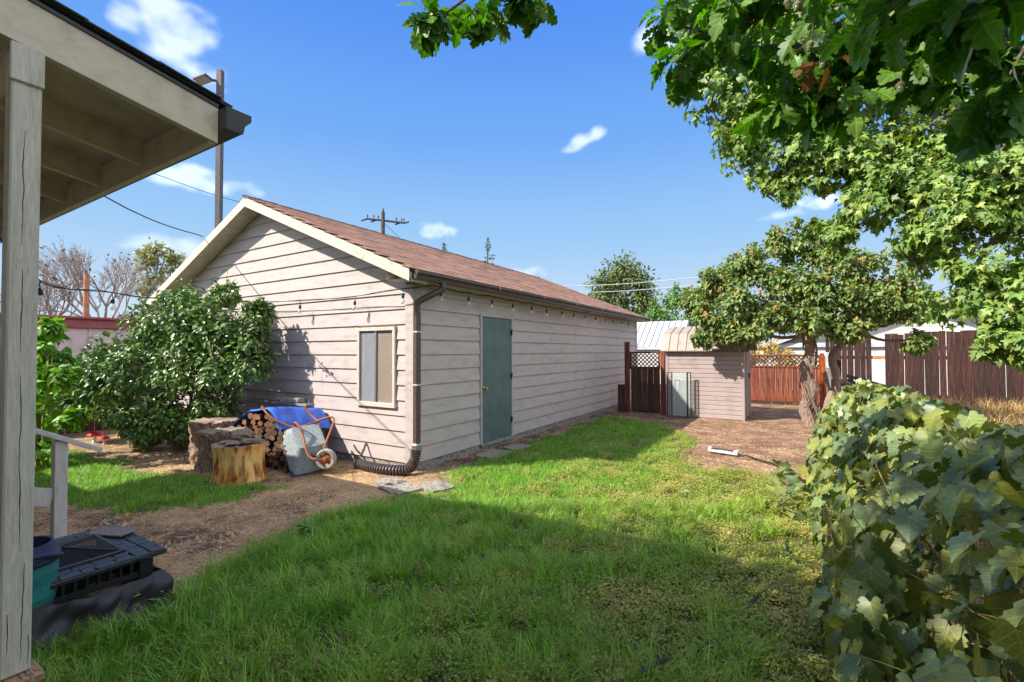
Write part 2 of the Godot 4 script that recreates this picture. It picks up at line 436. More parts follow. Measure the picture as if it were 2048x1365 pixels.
# clumps of leaves on a crown: sub-clumps sit on the shell of each clump, so that the outline is uneven
func clump(L: Leaves, c: Vector3, r: Vector3, subs: int, per: int, size: float, droop: float, pal: Array, twigs: MB = null, tr := 0.004) -> void:
	for s in subs:
		var d := rdir()
		var k := pow(rng.randf(), 0.5)
		var sc := c + d * r * k * 0.86
		var sr := (r.x + r.y + r.z) / 3.0 * rf(0.2, 0.36)
		if twigs: twigs.tube(PackedVector3Array([c + rdir() * r * 0.15, (c + sc) * 0.5 + rdir() * sr * 0.3, sc]), PackedFloat32Array([tr * 1.8, tr * 1.2, tr * 0.6]), 3, false)
		for i in per:
			var e := rdir()
			var p := sc + e * sr * pow(rng.randf(), 0.45)
			var tip := (d * 0.5 + e * 0.7 + rdir() * 0.6 + Vector3.DOWN * droop)
			var nn := (Vector3.UP * 0.8 + d * 0.5 + rdir() * 0.6)
			L.xf.append(Transform3D(leaf_basis(nn, tip, size * rf(0.65, 1.2)), p))
			L.col.append(tone(pal))
# leaves become parts of the plant: the 300 that show largest singly, the rest as one mass
func leaves(L: Leaves, parent: Node, prof: Array, fold: float, curl: float, mat_: Material, single := 300) -> void:
	var cam := Vector3(0, 1.6, 0)
	var fwd := Vector3(-0.526, 0.022, -0.85)
	var order := []
	for k in L.xf.size():
		var p := L.xf[k].origin - cam
		var dep := p.dot(fwd)
		var side := absf(p.x * 0.85 - p.z * 0.526)
		var seen := dep > 0.2 and side < dep * 1.08 and absf(p.y) < dep * 0.74
		var s := L.xf[k].basis.x.length()
		order.append([(s / maxf(dep, 0.05) if seen else 0.0) + rng.randf() * 1e-6, k])
	order.sort_custom(func(a, b): return a[0] > b[0])
	var rest := Leaves.new()
	var fine: Array[ArrayMesh] = []
	var tones := []
	for k in order.size():
		var i: int = order[k][1]
		if k < single and order[k][0] > 0.001:
			var v := k % 12
			if fine.size() <= v:
				fine.append(leaf_mesh(prof, fold * rf(0.7, 1.3), curl * rf(0.5, 1.5), L.col[i], true))
			var o := put_mesh(fine[v], "leaf", mat_, parent)
			o.transform = L.xf[i]
		else:
			rest.xf.append(L.xf[i]); rest.col.append(L.col[i])
	for v in 3:
		var part := Leaves.new()
		for k in range(v, rest.xf.size(), 3):
			part.xf.append(rest.xf[k]); part.col.append(rest.col[k])
		if part.xf.size(): scatter("leaves", parent, leaf_mesh(prof, fold * [0.5, 1.0, 1.9][v], curl * [0.4, 1.0, 2.0][v]), mat_, part.xf, part.col)

# ---------------------------------------------------------------- sky
const EXPOSURE := 2.6
const SKY := 1.14
func cloud_at(im: Image, dir: Vector3, w: float, h: float, dens: float, seed_: int, tilt := 0.0) -> void:
	var W := im.get_width(); var H := im.get_height()
	var az := atan2(dir.x, -dir.z); var el := asin(dir.normalized().y)
	var f := FastNoiseLite.new()
	f.seed = seed_; f.frequency = 1.0; f.fractal_octaves = 5; f.fractal_gain = 0.45
	var ce := cos(el)
	var px := int(w * 1.5 / ce / TAU * W); var py := int(h * 1.6 / PI * H)
	var cx := az / TAU * W; var cy := (0.5 - el / PI) * H
	for y in range(int(cy) - py, int(cy) + py):
		if y < 0 or y >= H / 2 - 2: continue
		for x in range(int(cx) - px, int(cx) + px):
			var a := (x - cx) / W * TAU * ce; var b := (cy - y) / H * PI
			var u := (a * cos(tilt) + b * sin(tilt)) / w; var q := (b * cos(tilt) - a * sin(tilt)) / h
			var r := u * u + q * q * (1.0 if q > 0 else 1.7)
			if r > 2.2: continue
			var n := f.get_noise_2d(a / w * 1.1 + seed_ * 3.1, b / w * 1.7)
			var d := clampf((1.0 - r) * 0.9 + n * 0.95, 0.0, 1.0)
			d = d * d * (3.0 - 2.0 * d) * dens
			if d <= 0.004: continue
			var xx := posmod(x, W)
			var s := im.get_pixel(xx, y)
			var white := Color(1.0, 0.985, 0.97) / EXPOSURE * 3.0   # sunlit cloud, its brightness raised further to fill the shade
			im.set_pixel(xx, y, s.lerp(white, d))
func make_sky() -> Sky:
	var W := 2048; var H := 1024
	var im := Image.create(W, H, false, Image.FORMAT_RGBF)
	for y in H:
		var e := (0.5 - (y + 0.5) / H) * PI     # elevation
		var c: Color
		if e > 0:
			var s := sin(e)
			var stops := [[0.0, Color(0.64, 0.74, 0.82)], [0.10, Color(0.49, 0.65, 0.83)], [0.24, Color(0.30, 0.53, 0.83)], [0.42, Color(0.155, 0.37, 0.82)], [0.60, Color(0.085, 0.265, 0.80)], [1.0, Color(0.07, 0.21, 0.70)]]
			for k in stops.size() - 1:
				if s >= stops[k][0] and s <= stops[k + 1][0]:
					c = stops[k][1].lerp(stops[k + 1][1], smoothstep(0, 1, (s - stops[k][0]) / (stops[k + 1][0] - stops[k][0])) * 0.35 + 0.65 * (s - stops[k][0]) / (stops[k + 1][0] - stops[k][0]))
		else:
			c = Color(0.30, 0.27, 0.22)
		c = c * SKY / EXPOSURE
		im.fill_rect(Rect2i(0, y, W, 1), c)
	# clouds, by direction
	cloud_at(im, Vector3(-0.812, 0.495, -0.31), 0.095, 0.06, 0.25, 11, -0.55)
	cloud_at(im, Vector3(-0.871, 0.293, -0.395), 0.085, 0.026, 0.230, 12)
	cloud_at(im, Vector3(-0.352, 0.412, -0.84), 0.062, 0.016, 0.221, 13, 0.42)
	cloud_at(im, Vector3(-0.635, 0.248, -0.731), 0.045, 0.020, 0.145, 14)
	cloud_at(im, Vector3(-0.184, 0.547, -0.816), 0.075, 0.036, 0.238, 15, 0.15)
	cloud_at(im, Vector3(0.049, 0.305, -0.951), 0.028, 0.015, 0.238, 16)
	cloud_at(im, Vector3(0.042, 0.259, -0.965), 0.045, 0.018, 0.238, 17)
	cloud_at(im, Vector3(-0.03, 0.246, -0.967), 0.040, 0.011, 0.136, 18)
	cloud_at(im, Vector3(-0.49, 0.167, -0.856), 0.045, 0.014, 0.119, 19)
	cloud_at(im, Vector3(-0.912, 0.181, -0.368), 0.075, 0.022, 0.136, 20)
	cloud_at(im, Vector3(-0.819, 0.439, -0.369), 0.04, 0.02, 0.102, 21)
	var left := 165   # denser clouds added outside the view to brighten the shade
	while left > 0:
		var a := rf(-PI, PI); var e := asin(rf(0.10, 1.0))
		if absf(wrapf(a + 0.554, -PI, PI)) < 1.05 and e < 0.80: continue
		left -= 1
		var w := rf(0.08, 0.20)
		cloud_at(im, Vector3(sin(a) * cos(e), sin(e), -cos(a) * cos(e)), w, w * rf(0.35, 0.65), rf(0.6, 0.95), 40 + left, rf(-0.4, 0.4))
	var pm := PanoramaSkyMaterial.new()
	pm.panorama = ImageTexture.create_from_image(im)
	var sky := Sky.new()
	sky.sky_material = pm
	return sky

# ---------------------------------------------------------------- ground zones
const GX0 := -13.0
const GZ0 := -19.0
const GN := 0.08
var gw := 240
var gh := 260
var zones: Array[PackedFloat32Array] = []   # path, mulch, bare, dry yard
var nz := FastNoiseLite.new()
func V(x: float, z: float) -> Vector2: return Vector2(x, z)
func make_zones() -> void:
	nz.seed = 5; nz.frequency = 0.9; nz.fractal_octaves = 4
	var polys := [
		PackedVector2Array([V(-5.55, -1.0), V(-3.6, -1.2), V(-3.62, -1.84), V(-3.80, -2.40), V(-3.84, -3.14), V(-3.75, -3.65), V(-3.51, -4.11), V(-3.65, -4.61), V(-4.09, -4.60), V(-5.33, -4.5), V(-5.62, -3.71), V(-5.14, -3.12), V(-5.32, -2.54), V(-5.68, -2.02), V(-6.80, -1.52), V(-8.5, -1.0), V(-8.5, 0.0), V(-5.5, 0.0)]),
		PackedVector2Array([V(-4.4, -11.0), V(-3.6, -10.7), V(-2.53, -10.38), V(-1.68, -8.88), V(-1.48, -7.39), V(-1.18, -6.80), V(-0.63, -6.7), V(-0.24, -6.60), V(0.1, -6.0), V(0.6, -6.0), V(0.9, -8.0), V(0.9, -15.9), V(-5.0, -16), V(-5.0, -13.0)]),
		PackedVector2Array([V(-12.5, -2.2), V(-10.12, -2.5), V(-9.42, -2.8), V(-8.02, -2.73), V(-6.32, -2.98), V(-5.26, -3.3), V(-5.4, -4.7), V(-12.5, -4.7)]),
		PackedVector2Array([V(0.75, -0.0), V(0.75, -18.9), V(6.2, -18.9), V(6.2, 0.0)]),
	]
	for p in polys:
		var a := PackedFloat32Array()
		a.resize(gw * gh)
		for j in gh:
			for i in gw:
				var q := Vector2(GX0 + i * GN, GZ0 + j * GN)
				q += Vector2(nz.get_noise_2d(q.x * 1.3, q.y * 1.3), nz.get_noise_2d(q.x * 1.3 + 40, q.y * 1.3)) * 0.35
				var d := 1e9
				for k in p.size():
					d = minf(d, q.distance_squared_to(Geometry2D.get_closest_point_to_segment(q, p[k], p[(k + 1) % p.size()])))
				d = sqrt(d) * (1.0 if Geometry2D.is_point_in_polygon(q, p) else -1.0)
				a[j * gw + i] = clampf(0.5 + d / 0.36, 0.0, 1.0)
		zones.append(a)
func zone(k: int, x: float, z: float) -> float:
	var i := clampi(int(round((x - GX0) / GN)), 0, gw - 1)
	var j := clampi(int(round((z - GZ0) / GN)), 0, gh - 1)
	return zones[k][j * gw + i]
func wall_strip(x: float, z: float) -> float:   # bare strip along the garage foundation
	if z > -4.3: return 0.0
	return 1.0 - smoothstep(0.16, 0.50, absf(x + 4.4) + 0.25 * nz.get_noise_2d(x * 2, z * 2) - 0.05)
func clover(x: float, z: float) -> float:   # share of short yellow-green weeds in the lawn, growing towards the vine
	return clampf(0.42 + (x + 1.55) * 0.30 + nz.get_noise_2d(x * 1.1 + 9, z * 1.1) * 0.75, 0.0, 1.0)
func hgt(x: float, z: float) -> float:
	return 0.02 * nz.get_noise_2d(x * 0.9, z * 0.9) + 0.010 * nz.get_noise_2d(x * 4, z * 4)
func ground() -> void:
	var xs := PackedFloat32Array([-260, -120, -60, -35, -24, -18, -15]); var zs := PackedFloat32Array([-260, -120, -60, -40, -30, -24, -21])
	var q := GX0
	while q < 6.0:
		xs.append(q); q += 0.075 if q > -8.6 and q < 1.2 else 0.2
	xs.append_array(PackedFloat32Array([6.5, 8, 11, 16, 30, 60, 120, 260]))
	q = GZ0
	while q < 0.4:
		zs.append(q); q += 0.075 if q > -9.0 else 0.16
	zs.append_array(PackedFloat32Array([1.0, 3, 8, 16, 30, 60, 120, 260]))
	var nx := xs.size(); var nzv := zs.size()
	var vs := PackedVector3Array(); var cs := PackedColorArray(); var ns := PackedVector3Array(); var ix := PackedInt32Array()
	for j in nzv:
		for i in nx:
			var x := xs[i]; var z := zs[j]
			var far := absf(x + 3.5) > 9.4 or z < -18.9 or z > 0.4
			var h := 0.0 if far else hgt(x, z)
			vs.append(Vector3(x, h, z))
			var c := Color(0.115, 0.09, 0.045)      # soil and thatch under the grass
			if not far:
				var n := nz.get_noise_2d(x * 3.1, z * 3.1)
				var n2 := nz.get_noise_2d(x * 1.2 + 70, z * 1.2)
				var soil := Color(0.19, 0.105, 0.066)
				var straw := Color(0.52, 0.35, 0.185)
				var p := zone(0, x, z); var m := zone(1, x, z); var b := zone(2, x, z); var y := zone(3, x, z)
				var worn := clampf(0.55 + n2 * 1.5 + n * 0.6 + 0.45 * smoothstep(-2.9, -3.7, z), 0.0, 1.0)   # straw lies thick before the garage
				c = c.lerp(Color(0.16, 0.13, 0.05), clover(x, z) * 0.6)
				c = c.lerp(soil.lerp(straw, worn), p)
				c = c.lerp(Color(0.29, 0.145, 0.085).lerp(Color(0.46, 0.29, 0.165), clampf(0.35 + n * 0.9 + n2 * 0.7, 0, 1)), m)
				c = c.lerp(Color(0.17, 0.105, 0.06).lerp(straw, worn * 0.7), b)
				c = c.lerp(Color(0.46, 0.28, 0.10), y)
				c = c.lerp(Color(0.15, 0.095, 0.065), wall_strip(x, z) * (1.0 - m))
			else:
				c = Color(0.09, 0.085, 0.045)
			cs.append(c)
	for j in nzv:
		for i in nx:
			var a := vs[j * nx + maxi(i - 1, 0)]; var b := vs[j * nx + mini(i + 1, nx - 1)]
			var d := vs[maxi(j - 1, 0) * nx + i]; var e := vs[mini(j + 1, nzv - 1) * nx + i]
			ns.append((e - d).cross(b - a).normalized())
			if i < nx - 1 and j < nzv - 1:
				var k := j * nx + i
				ix.append_array(PackedInt32Array([k, k + 1, k + nx, k + 1, k + nx + 1, k + nx]))
	var arr := []
	arr.resize(Mesh.ARRAY_MAX)
	arr[Mesh.ARRAY_VERTEX] = vs; arr[Mesh.ARRAY_NORMAL] = ns; arr[Mesh.ARRAY_COLOR] = cs; arr[Mesh.ARRAY_INDEX] = ix
	var m := ArrayMesh.new()
	m.add_surface_from_arrays(Mesh.PRIMITIVE_TRIANGLES, arr)
	var o := put_mesh(m, "ground", M["soil"], self, "structure")
	o.set_meta("label", "yard ground of soil, straw and mulch under the lawn")

# ---------------------------------------------------------------- garage
const CX := -7.93      # ridge line
const WX := -4.395     # long wall
const WL := -11.465
const WZ := -4.605     # gable wall
const WF := -14.5
const RT := 4.219      # ridge top
const SL := 0.415
const RZ := -4.275     # rake face
const EX := 3.775      # half width of the roof
func roof_y(x: float) -> float: return RT - SL * absf(x - CX)
# a lap board: a wedge whose lower edge stands proud; corners given along the wall at the bottom and at the top
func lap(parent: Node, b0: float, b1: float, t0_: float, t1: float, y0: float, y1: float, frame: Transform3D) -> void:
	var mb := MB.new()
	var o0 := 0.026; var o1 := 0.006
	var P := func(u: float, y: float, d: float) -> Vector3: return frame * Vector3(u, y, d)
	var ctr: Vector3 = P.call((b0 + b1 + t0_ + t1) * 0.25, (y0 + y1) * 0.5, 0.006)
	var a: Vector3 = P.call(b0, y0, o0); var b: Vector3 = P.call(b1, y0, o0); var c: Vector3 = P.call(t1, y1, o1); var d: Vector3 = P.call(t0_, y1, o1)
	var a2: Vector3 = P.call(b0, y0, 0.0); var b2: Vector3 = P.call(b1, y0, 0.0); var c2: Vector3 = P.call(t1, y1, 0.0); var d2: Vector3 = P.call(t0_, y1, 0.0)
	var e: Vector3 = P.call(b0, y0 + 0.004, o0 + 0.001); var f: Vector3 = P.call(b1, y0 + 0.004, o0 + 0.001)
	mb.quo(e, f, c, d, ctr); mb.quo(a, b, f, e, ctr); mb.quo(a, b, b2, a2, ctr); mb.quo(c, d, d2, c2, ctr)
	mb.quo(a, e, d, d2, ctr); mb.tro(a, d2, a2, ctr); mb.quo(b, f, c, c2, ctr); mb.tro(b, c2, b2, ctr)
	put(mb, "siding_board", M["siding"], parent)
func garage() -> void:
	var g := thing("garage", "long beige lap sided garage with a red brown shingle gable roof", "garage", Vector3(CX, 0, WZ))
	g.position = Vector3.ZERO
	var mb := MB.new()
	var pent := PackedVector2Array([V(WL, 0.12), V(WX, 0.12), V(WX, 2.50), V(WX, roof_y(WX) - 0.17), V(CX, RT - 0.17), V(WL, roof_y(WL) - 0.17)])
	mb.prism(pent, Transform3D.IDENTITY, WF, WZ)
	put(mb, "wall", M["siding"], g)
	mb = MB.new()
	mb.ab(Vector3(WL - 0.006, -0.3, WF), Vector3(WX + 0.006, 0.125, WZ + 0.006), 0.01)
	put(mb, "foundation", M["concrete"], g)
	# siding
	var fg := Transform3D(Basis.IDENTITY, Vector3(0, 0, WZ))                                        # u = x
	var fl := Transform3D(Basis(Vector3(0, 0, -1), Vector3.UP, Vector3(1, 0, 0)), Vector3(WX, 0, 0))  # u = -z
	var e := 0.2065
	for k in 19:
		var y0 := 0.112 + e * k; var y1 := y0 + e + 0.012
		var hb := minf((RT - 0.175 - y0) / SL, 3.0); var ht := minf((RT - 0.175 - y1) / SL, 3.0)
		if hb <= 0.02: break
		var lim := 3.415 if y0 < 2.4 else 3.6
		hb = minf((RT - 0.175 - y0) / SL, lim); ht = maxf(minf((RT - 0.175 - y1) / SL, lim), 0.01)
		if k >= 4 and k <= 8:
			lap(g, WL + 0.12, -5.47, WL + 0.12, -5.47, y0, y1, fg)
			lap(g, -4.675, CX + lim, -4.675, CX + lim, y0, y1, fg)
		elif y0 < 2.4:
			lap(g, WL + 0.12, CX + lim, WL + 0.12, CX + lim, y0, y1, fg)
		else:
			var sp := rf(-1.0, 0.6) * hb * 0.5
			lap(g, CX - hb, CX + sp - 0.0015, CX - ht, CX + clampf(sp, -ht, ht) - 0.0015, y0, y1, fg)
			lap(g, CX + sp + 0.0015, CX + hb, CX + clampf(sp, -ht, ht) + 0.0015, CX + ht, y0, y1, fg)
		if k < 10:
			lap(g, 4.655, 6.09, 4.655, 6.09, y0, y1, fl)
			var sp2 := rf(9.2, 12.2)
			lap(g, 7.10, sp2 - 0.0015, 7.10, sp2 - 0.0015, y0, y1, fl)
			lap(g, sp2 + 0.0015, 14.44, sp2 + 0.0015, 14.44, y0, y1, fl)
		elif k < 12:
			lap(g, 4.655, 14.44, 4.655, 14.44, y0, minf(y1, 2.52), fl)
	piece(g, "corner_board", M["siding"], Vector3(WX - 0.12, 0.09, WZ), Vector3(WX + 0.032, 2.5, WZ + 0.034), 0.005)
	piece(g, "corner_board", M["siding"], Vector3(WX, 0.09, WZ - 0.05), Vector3(WX + 0.034, 2.5, WZ - 0.001), 0.005)
	piece(g, "corner_board", M["siding"], Vector3(WL - 0.03, 0.09, WZ), Vector3(WL + 0.12, 2.5, WZ + 0.034), 0.005)
	piece(g, "corner_board", M["siding"], Vector3(WX, 0.09, WF), Vector3(WX + 0.034, 2.5, WF + 0.06), 0.005)
	# roof: deck, rake boards, soffit
	for s in [-1.0, 1.0]:
		mb = MB.new()
		var ex: float = CX + s * EX
		mb.prism(PackedVector2Array([V(CX, RT - 0.014), V(ex, roof_y(ex) - 0.014), V(ex, roof_y(ex) - 0.05), V(CX, RT - 0.05)]), Transform3D.IDENTITY, WF - 0.3, RZ - 0.008)
		put(mb, "roof_deck", M["roof_felt"] if s > 0 else M["shingle1"], g)
		mb = MB.new()
		mb.prism(PackedVector2Array([V(CX, RT - 0.016), V(ex, roof_y(ex) - 0.016), V(ex, roof_y(ex) - 0.17), V(CX, RT - 0.17)]), Transform3D.IDENTITY, RZ - 0.028, RZ)
		put(mb, "rake_board", M["trim"], g)
		var nrm := Vector2(SL * s, 1.0).normalized()
		var ang := atan2(-SL * s, 1.0)
		var n := 33
		var step := 3.42 / n
		for k in n:
			var xm: float = CX + s * (0.02 + step * (k + 0.5))
			var p := Vector3(xm, roof_y(xm) - 0.15, (WZ + RZ - 0.03) * 0.5)
			piece_x(g, "soffit_plank", M["soffit"], Transform3D(Basis(Vector3(0, 0, 1), ang), p), Vector3(step * sqrt(1 + SL * SL) - 0.003, 0.012, RZ - 0.032 - WZ), 0.004)
		# cornice return
		mb = MB.new()
		var xi: float = CX + s * (EX - 0.40)
		mb.prism(PackedVector2Array([V(xi, 2.525), V(ex, 2.525), V(ex, roof_y(ex) - 0.172), V(xi, roof_y(xi) - 0.172)]), Transform3D.IDENTITY, WZ + 0.0, RZ - 0.001)
		put(mb, "cornice_return", M["trim"], g)
	mb = MB.new()
	mb.ab(Vector3(WX, 2.515, WF - 0.3), Vector3(CX + EX - 0.02, 2.53, WZ - 0.001))
	put(mb, "eave_soffit", M["soffit"], g)
	mb = MB.new()
	mb.ab(Vector3(CX + EX - 0.02, 2.512, WF - 0.3), Vector3(CX + EX, roof_y(CX + EX) - 0.052, RZ - 0.03))
	put(mb, "fascia", M["trim"], g)
	# shingles on the slope in view: 29 courses of tabs
	var tabs := []
	var run := EX / 29.0 * 1.002
	for r in 29:
		var z := RZ + 0.02 - (0.15 if r % 2 else 0.0) - 0.001
		var first := true
		while z > WF - 0.3:
			var w := 0.298 * rf(0.97, 1.0)
			if first: w = minf(w, 0.15 if r % 2 else 0.3)
			first = false
			tabs.append([r, z - w * 0.5, w])
			z -= w + 0.004
	tabs.sort_custom(func(a, b): return a[1] - a[0] * 0.05 > b[1] - b[0] * 0.05)
	var ang2 := atan2(-SL, 1.0)
	var rest: Array[MB] = []
	for k in 5: rest.append(MB.new())
	for k in tabs.size():
		var r: int = tabs[k][0]
		var xm := CX + run * (r + 0.5) + 0.006
		var b2 := Basis(Vector3(0, 0, 1), ang2 + 0.035 + rf(-0.006, 0.006)) * Basis(Vector3(0, 1, 0), rf(-0.008, 0.008))
		var xf := Transform3D(b2, Vector3(xm, roof_y(xm) + rf(0.0, 0.003), tabs[k][1]))
		var wd := snappedf(tabs[k][2], 0.004)
		var hue: int = [0, 0, 0, 1, 2, 3, 3, 0, 4, 1][rng.randi() % 10]
		if k < 300: piece_x(g, "shingle", M["shingle%d" % hue], xf, Vector3(run * 1.09 + 0.012, 0.010, wd), 0.0)
		else: rest[hue].box(xf, Vector3(run * 1.09 + 0.012, 0.010, wd))
	for k in 5: put(rest[k], "shingles", M["shingle%d" % k], g, "stuff")
	mb = MB.new()
	for z in 36:
		mb.box(turned(Vector3(CX, RT + 0.006 + rf(0, 0.004), RZ - 0.12 - z * 0.29), rf(0.02, 0.03), 0, 0), Vector3(0.05, 0.02, 0.31))
	put(mb, "ridge_cap", M["shingle1"], g)
	# gutter and downspout
	mb = MB.new()
	var gx := CX + EX
	var gy := roof_y(gx) - 0.03
	var prof := PackedVector2Array([V(gx + 0.001, gy), V(gx + 0.001, gy - 0.105), V(gx + 0.075, gy - 0.105), V(gx + 0.085, gy - 0.06), V(gx + 0.112, gy - 0.035), V(gx + 0.112, gy), V(gx + 0.104, gy), V(gx + 0.104, gy - 0.030), V(gx + 0.078, gy - 0.055), V(gx + 0.07, gy - 0.099), V(gx + 0.007, gy - 0.099), V(gx + 0.007, gy)])
	mb.prism(prof, Transform3D.IDENTITY, WF - 0.32, RZ - 0.05)
	var cap := PackedVector2Array([V(gx, gy), V(gx, gy - 0.107), V(gx + 0.077, gy - 0.107), V(gx + 0.087, gy - 0.06), V(gx + 0.114, gy - 0.035), V(gx + 0.114, gy)])
	mb.prism(cap, Transform3D.IDENTITY, RZ - 0.05, RZ - 0.046)
	put(mb, "gutter", M["gutter"], g)
	for z in 6: piece(g, "gutter_hanger", M["steel"], Vector3(gx + 0.112, gy - 0.05, -6.2 - z * 1.5), Vector3(gx + 0.118, gy + 0.004, -6.17 - z * 1.5), 0.0)
	mb = MB.new()
	var dp := curve(V3([gx + 0.05, gy - 0.10, -4.86, gx + 0.05, gy - 0.17, -4.86, gx + 0.02, gy - 0.21, -4.83, WX + 0.10, 2.27, -4.62, WX + 0.075, 2.20, -4.60, WX + 0.075, 2.10, -4.60]), 4)
	mb.tube(dp, flat_r(0.045, dp.size()), 6)
	mb.box(at(Vector3(WX + 0.075, 1.17, -4.60)), Vector3(0.07, 1.90, 0.085), 0.012)
	put(mb, "downspout", M["spout"], g)
	for y in [0.32, 1.15, 1.85]: piece(g, "strap", M["trim"], Vector3(WX + 0.034, y, -4.655), Vector3(WX + 0.114, y + 0.018, -4.552), 0.0)
	# door
	var d := Node3D.new()
	d.name = "door"; g.add_child(d)
	piece(d, "panel", M["door"], Vector3(WX - 0.02, 0.115, -7.035), Vector3(WX + 0.018, 2.16, -6.14), 0.004)
	for z in [[-6.142, -6.095], [-7.09, -7.037]]: piece(d, "jamb", M["siding"], Vector3(WX - 0.02, 0.10, z[0]), Vector3(WX + 0.040, 2.215, z[1]), 0.003)
	piece(d, "head", M["siding"], Vector3(WX - 0.02, 2.164, -7.036), Vector3(WX + 0.038, 2.214, -6.143), 0.003)
	piece(d, "threshold", M["concrete"], Vector3(WX - 0.02, 0.06, -7.05), Vector3(WX + 0.045, 0.112, -6.12), 0.004)
	mb = MB.new()
	mb.lathe(Transform3D(Basis(Vector3(0, 0, 1), -PI / 2), Vector3(WX + 0.018, 1.0, -6.21)), [[0.0, 0.0], [0.032, 0.0], [0.032, 0.006], [0.012, 0.012], [0.012, 0.035], [0.026, 0.045], [0.030, 0.06], [0.024, 0.075], [0.0, 0.08]], 16)
	put(mb, "knob", M["brass"], d)
	for y in [0.35, 1.12, 1.88]: piece(d, "hinge", M["dark_metal"], Vector3(WX + 0.018, y, -7.046), Vector3(WX + 0.05, y + 0.1, -7.028), 0.002)
	# window
	var w := Node3D.new()
	w.name = "window"; g.add_child(w)
	var x0 := -5.452; var x1 := -4.692; var y0 := 0.83; var y1 := 1.94
	piece(w, "sill", M["trim"], Vector3(x0 - 0.01, y0, WZ), Vector3(x1 + 0.01, y0 + 0.06, WZ + 0.06), 0.004)
	piece(w, "frame", M["trim"], Vector3(x0, y1 - 0.05, WZ), Vector3(x1, y1, WZ + 0.052), 0.004)
	piece(w, "frame", M["trim"], Vector3(x0, y0 + 0.06, WZ), Vector3(x0 + 0.05, y1 - 0.05, WZ + 0.05), 0.004)
	piece(w, "frame", M["trim"], Vector3(x1 - 0.05, y0 + 0.06, WZ), Vector3(x1, y1 - 0.05, WZ + 0.05), 0.004)
	piece(w, "mullion", M["steel"], Vector3(-5.095, y0 + 0.06, WZ), Vector3(-5.065, y1 - 0.05, WZ + 0.036), 0.003)
	piece(w, "pane", M["obscure_glass"], Vector3(x0 + 0.05, y0 + 0.06, WZ + 0.016), Vector3(-5.095, y1 - 0.05, WZ + 0.022), 0.0)
	piece(w, "pane", M["curtain_glass"], Vector3(-5.065, y0 + 0.06, WZ + 0.010), Vector3(x1 - 0.05, y1 - 0.05, WZ + 0.016), 0.0)
	# flexible drain at the foot of the downspout
	var f := thing("drain_pipe", "ribbed brown flexible drain pipe lying at the garage corner", "drain pipe")
	mb = MB.new()
	var path := curve(V3([WX + 0.075, 0.30, -4.58, WX + 0.09, 0.15, -4.52, WX + 0.04, 0.075, -4.40, -4.62, 0.065, -4.32, -4.9, 0.06, -4.32, -5.2, 0.055, -4.38]), 26)
	var rr := PackedFloat32Array()
	for k in path.size(): rr.append(0.062 + 0.011 * (1.0 if k % 4 < 2 else -1.0))
	mb.tube(path, rr, 16, true, 0.0001)
	put(mb, "ribbed_pipe", M["drain"], f)
	mb = MB.new()
	mb.box(at(Vector3(WX + 0.076, 0.335, -4.595)), Vector3(0.105, 0.11, 0.12), 0.02)
	put(mb, "adapter", M["steel"], f)

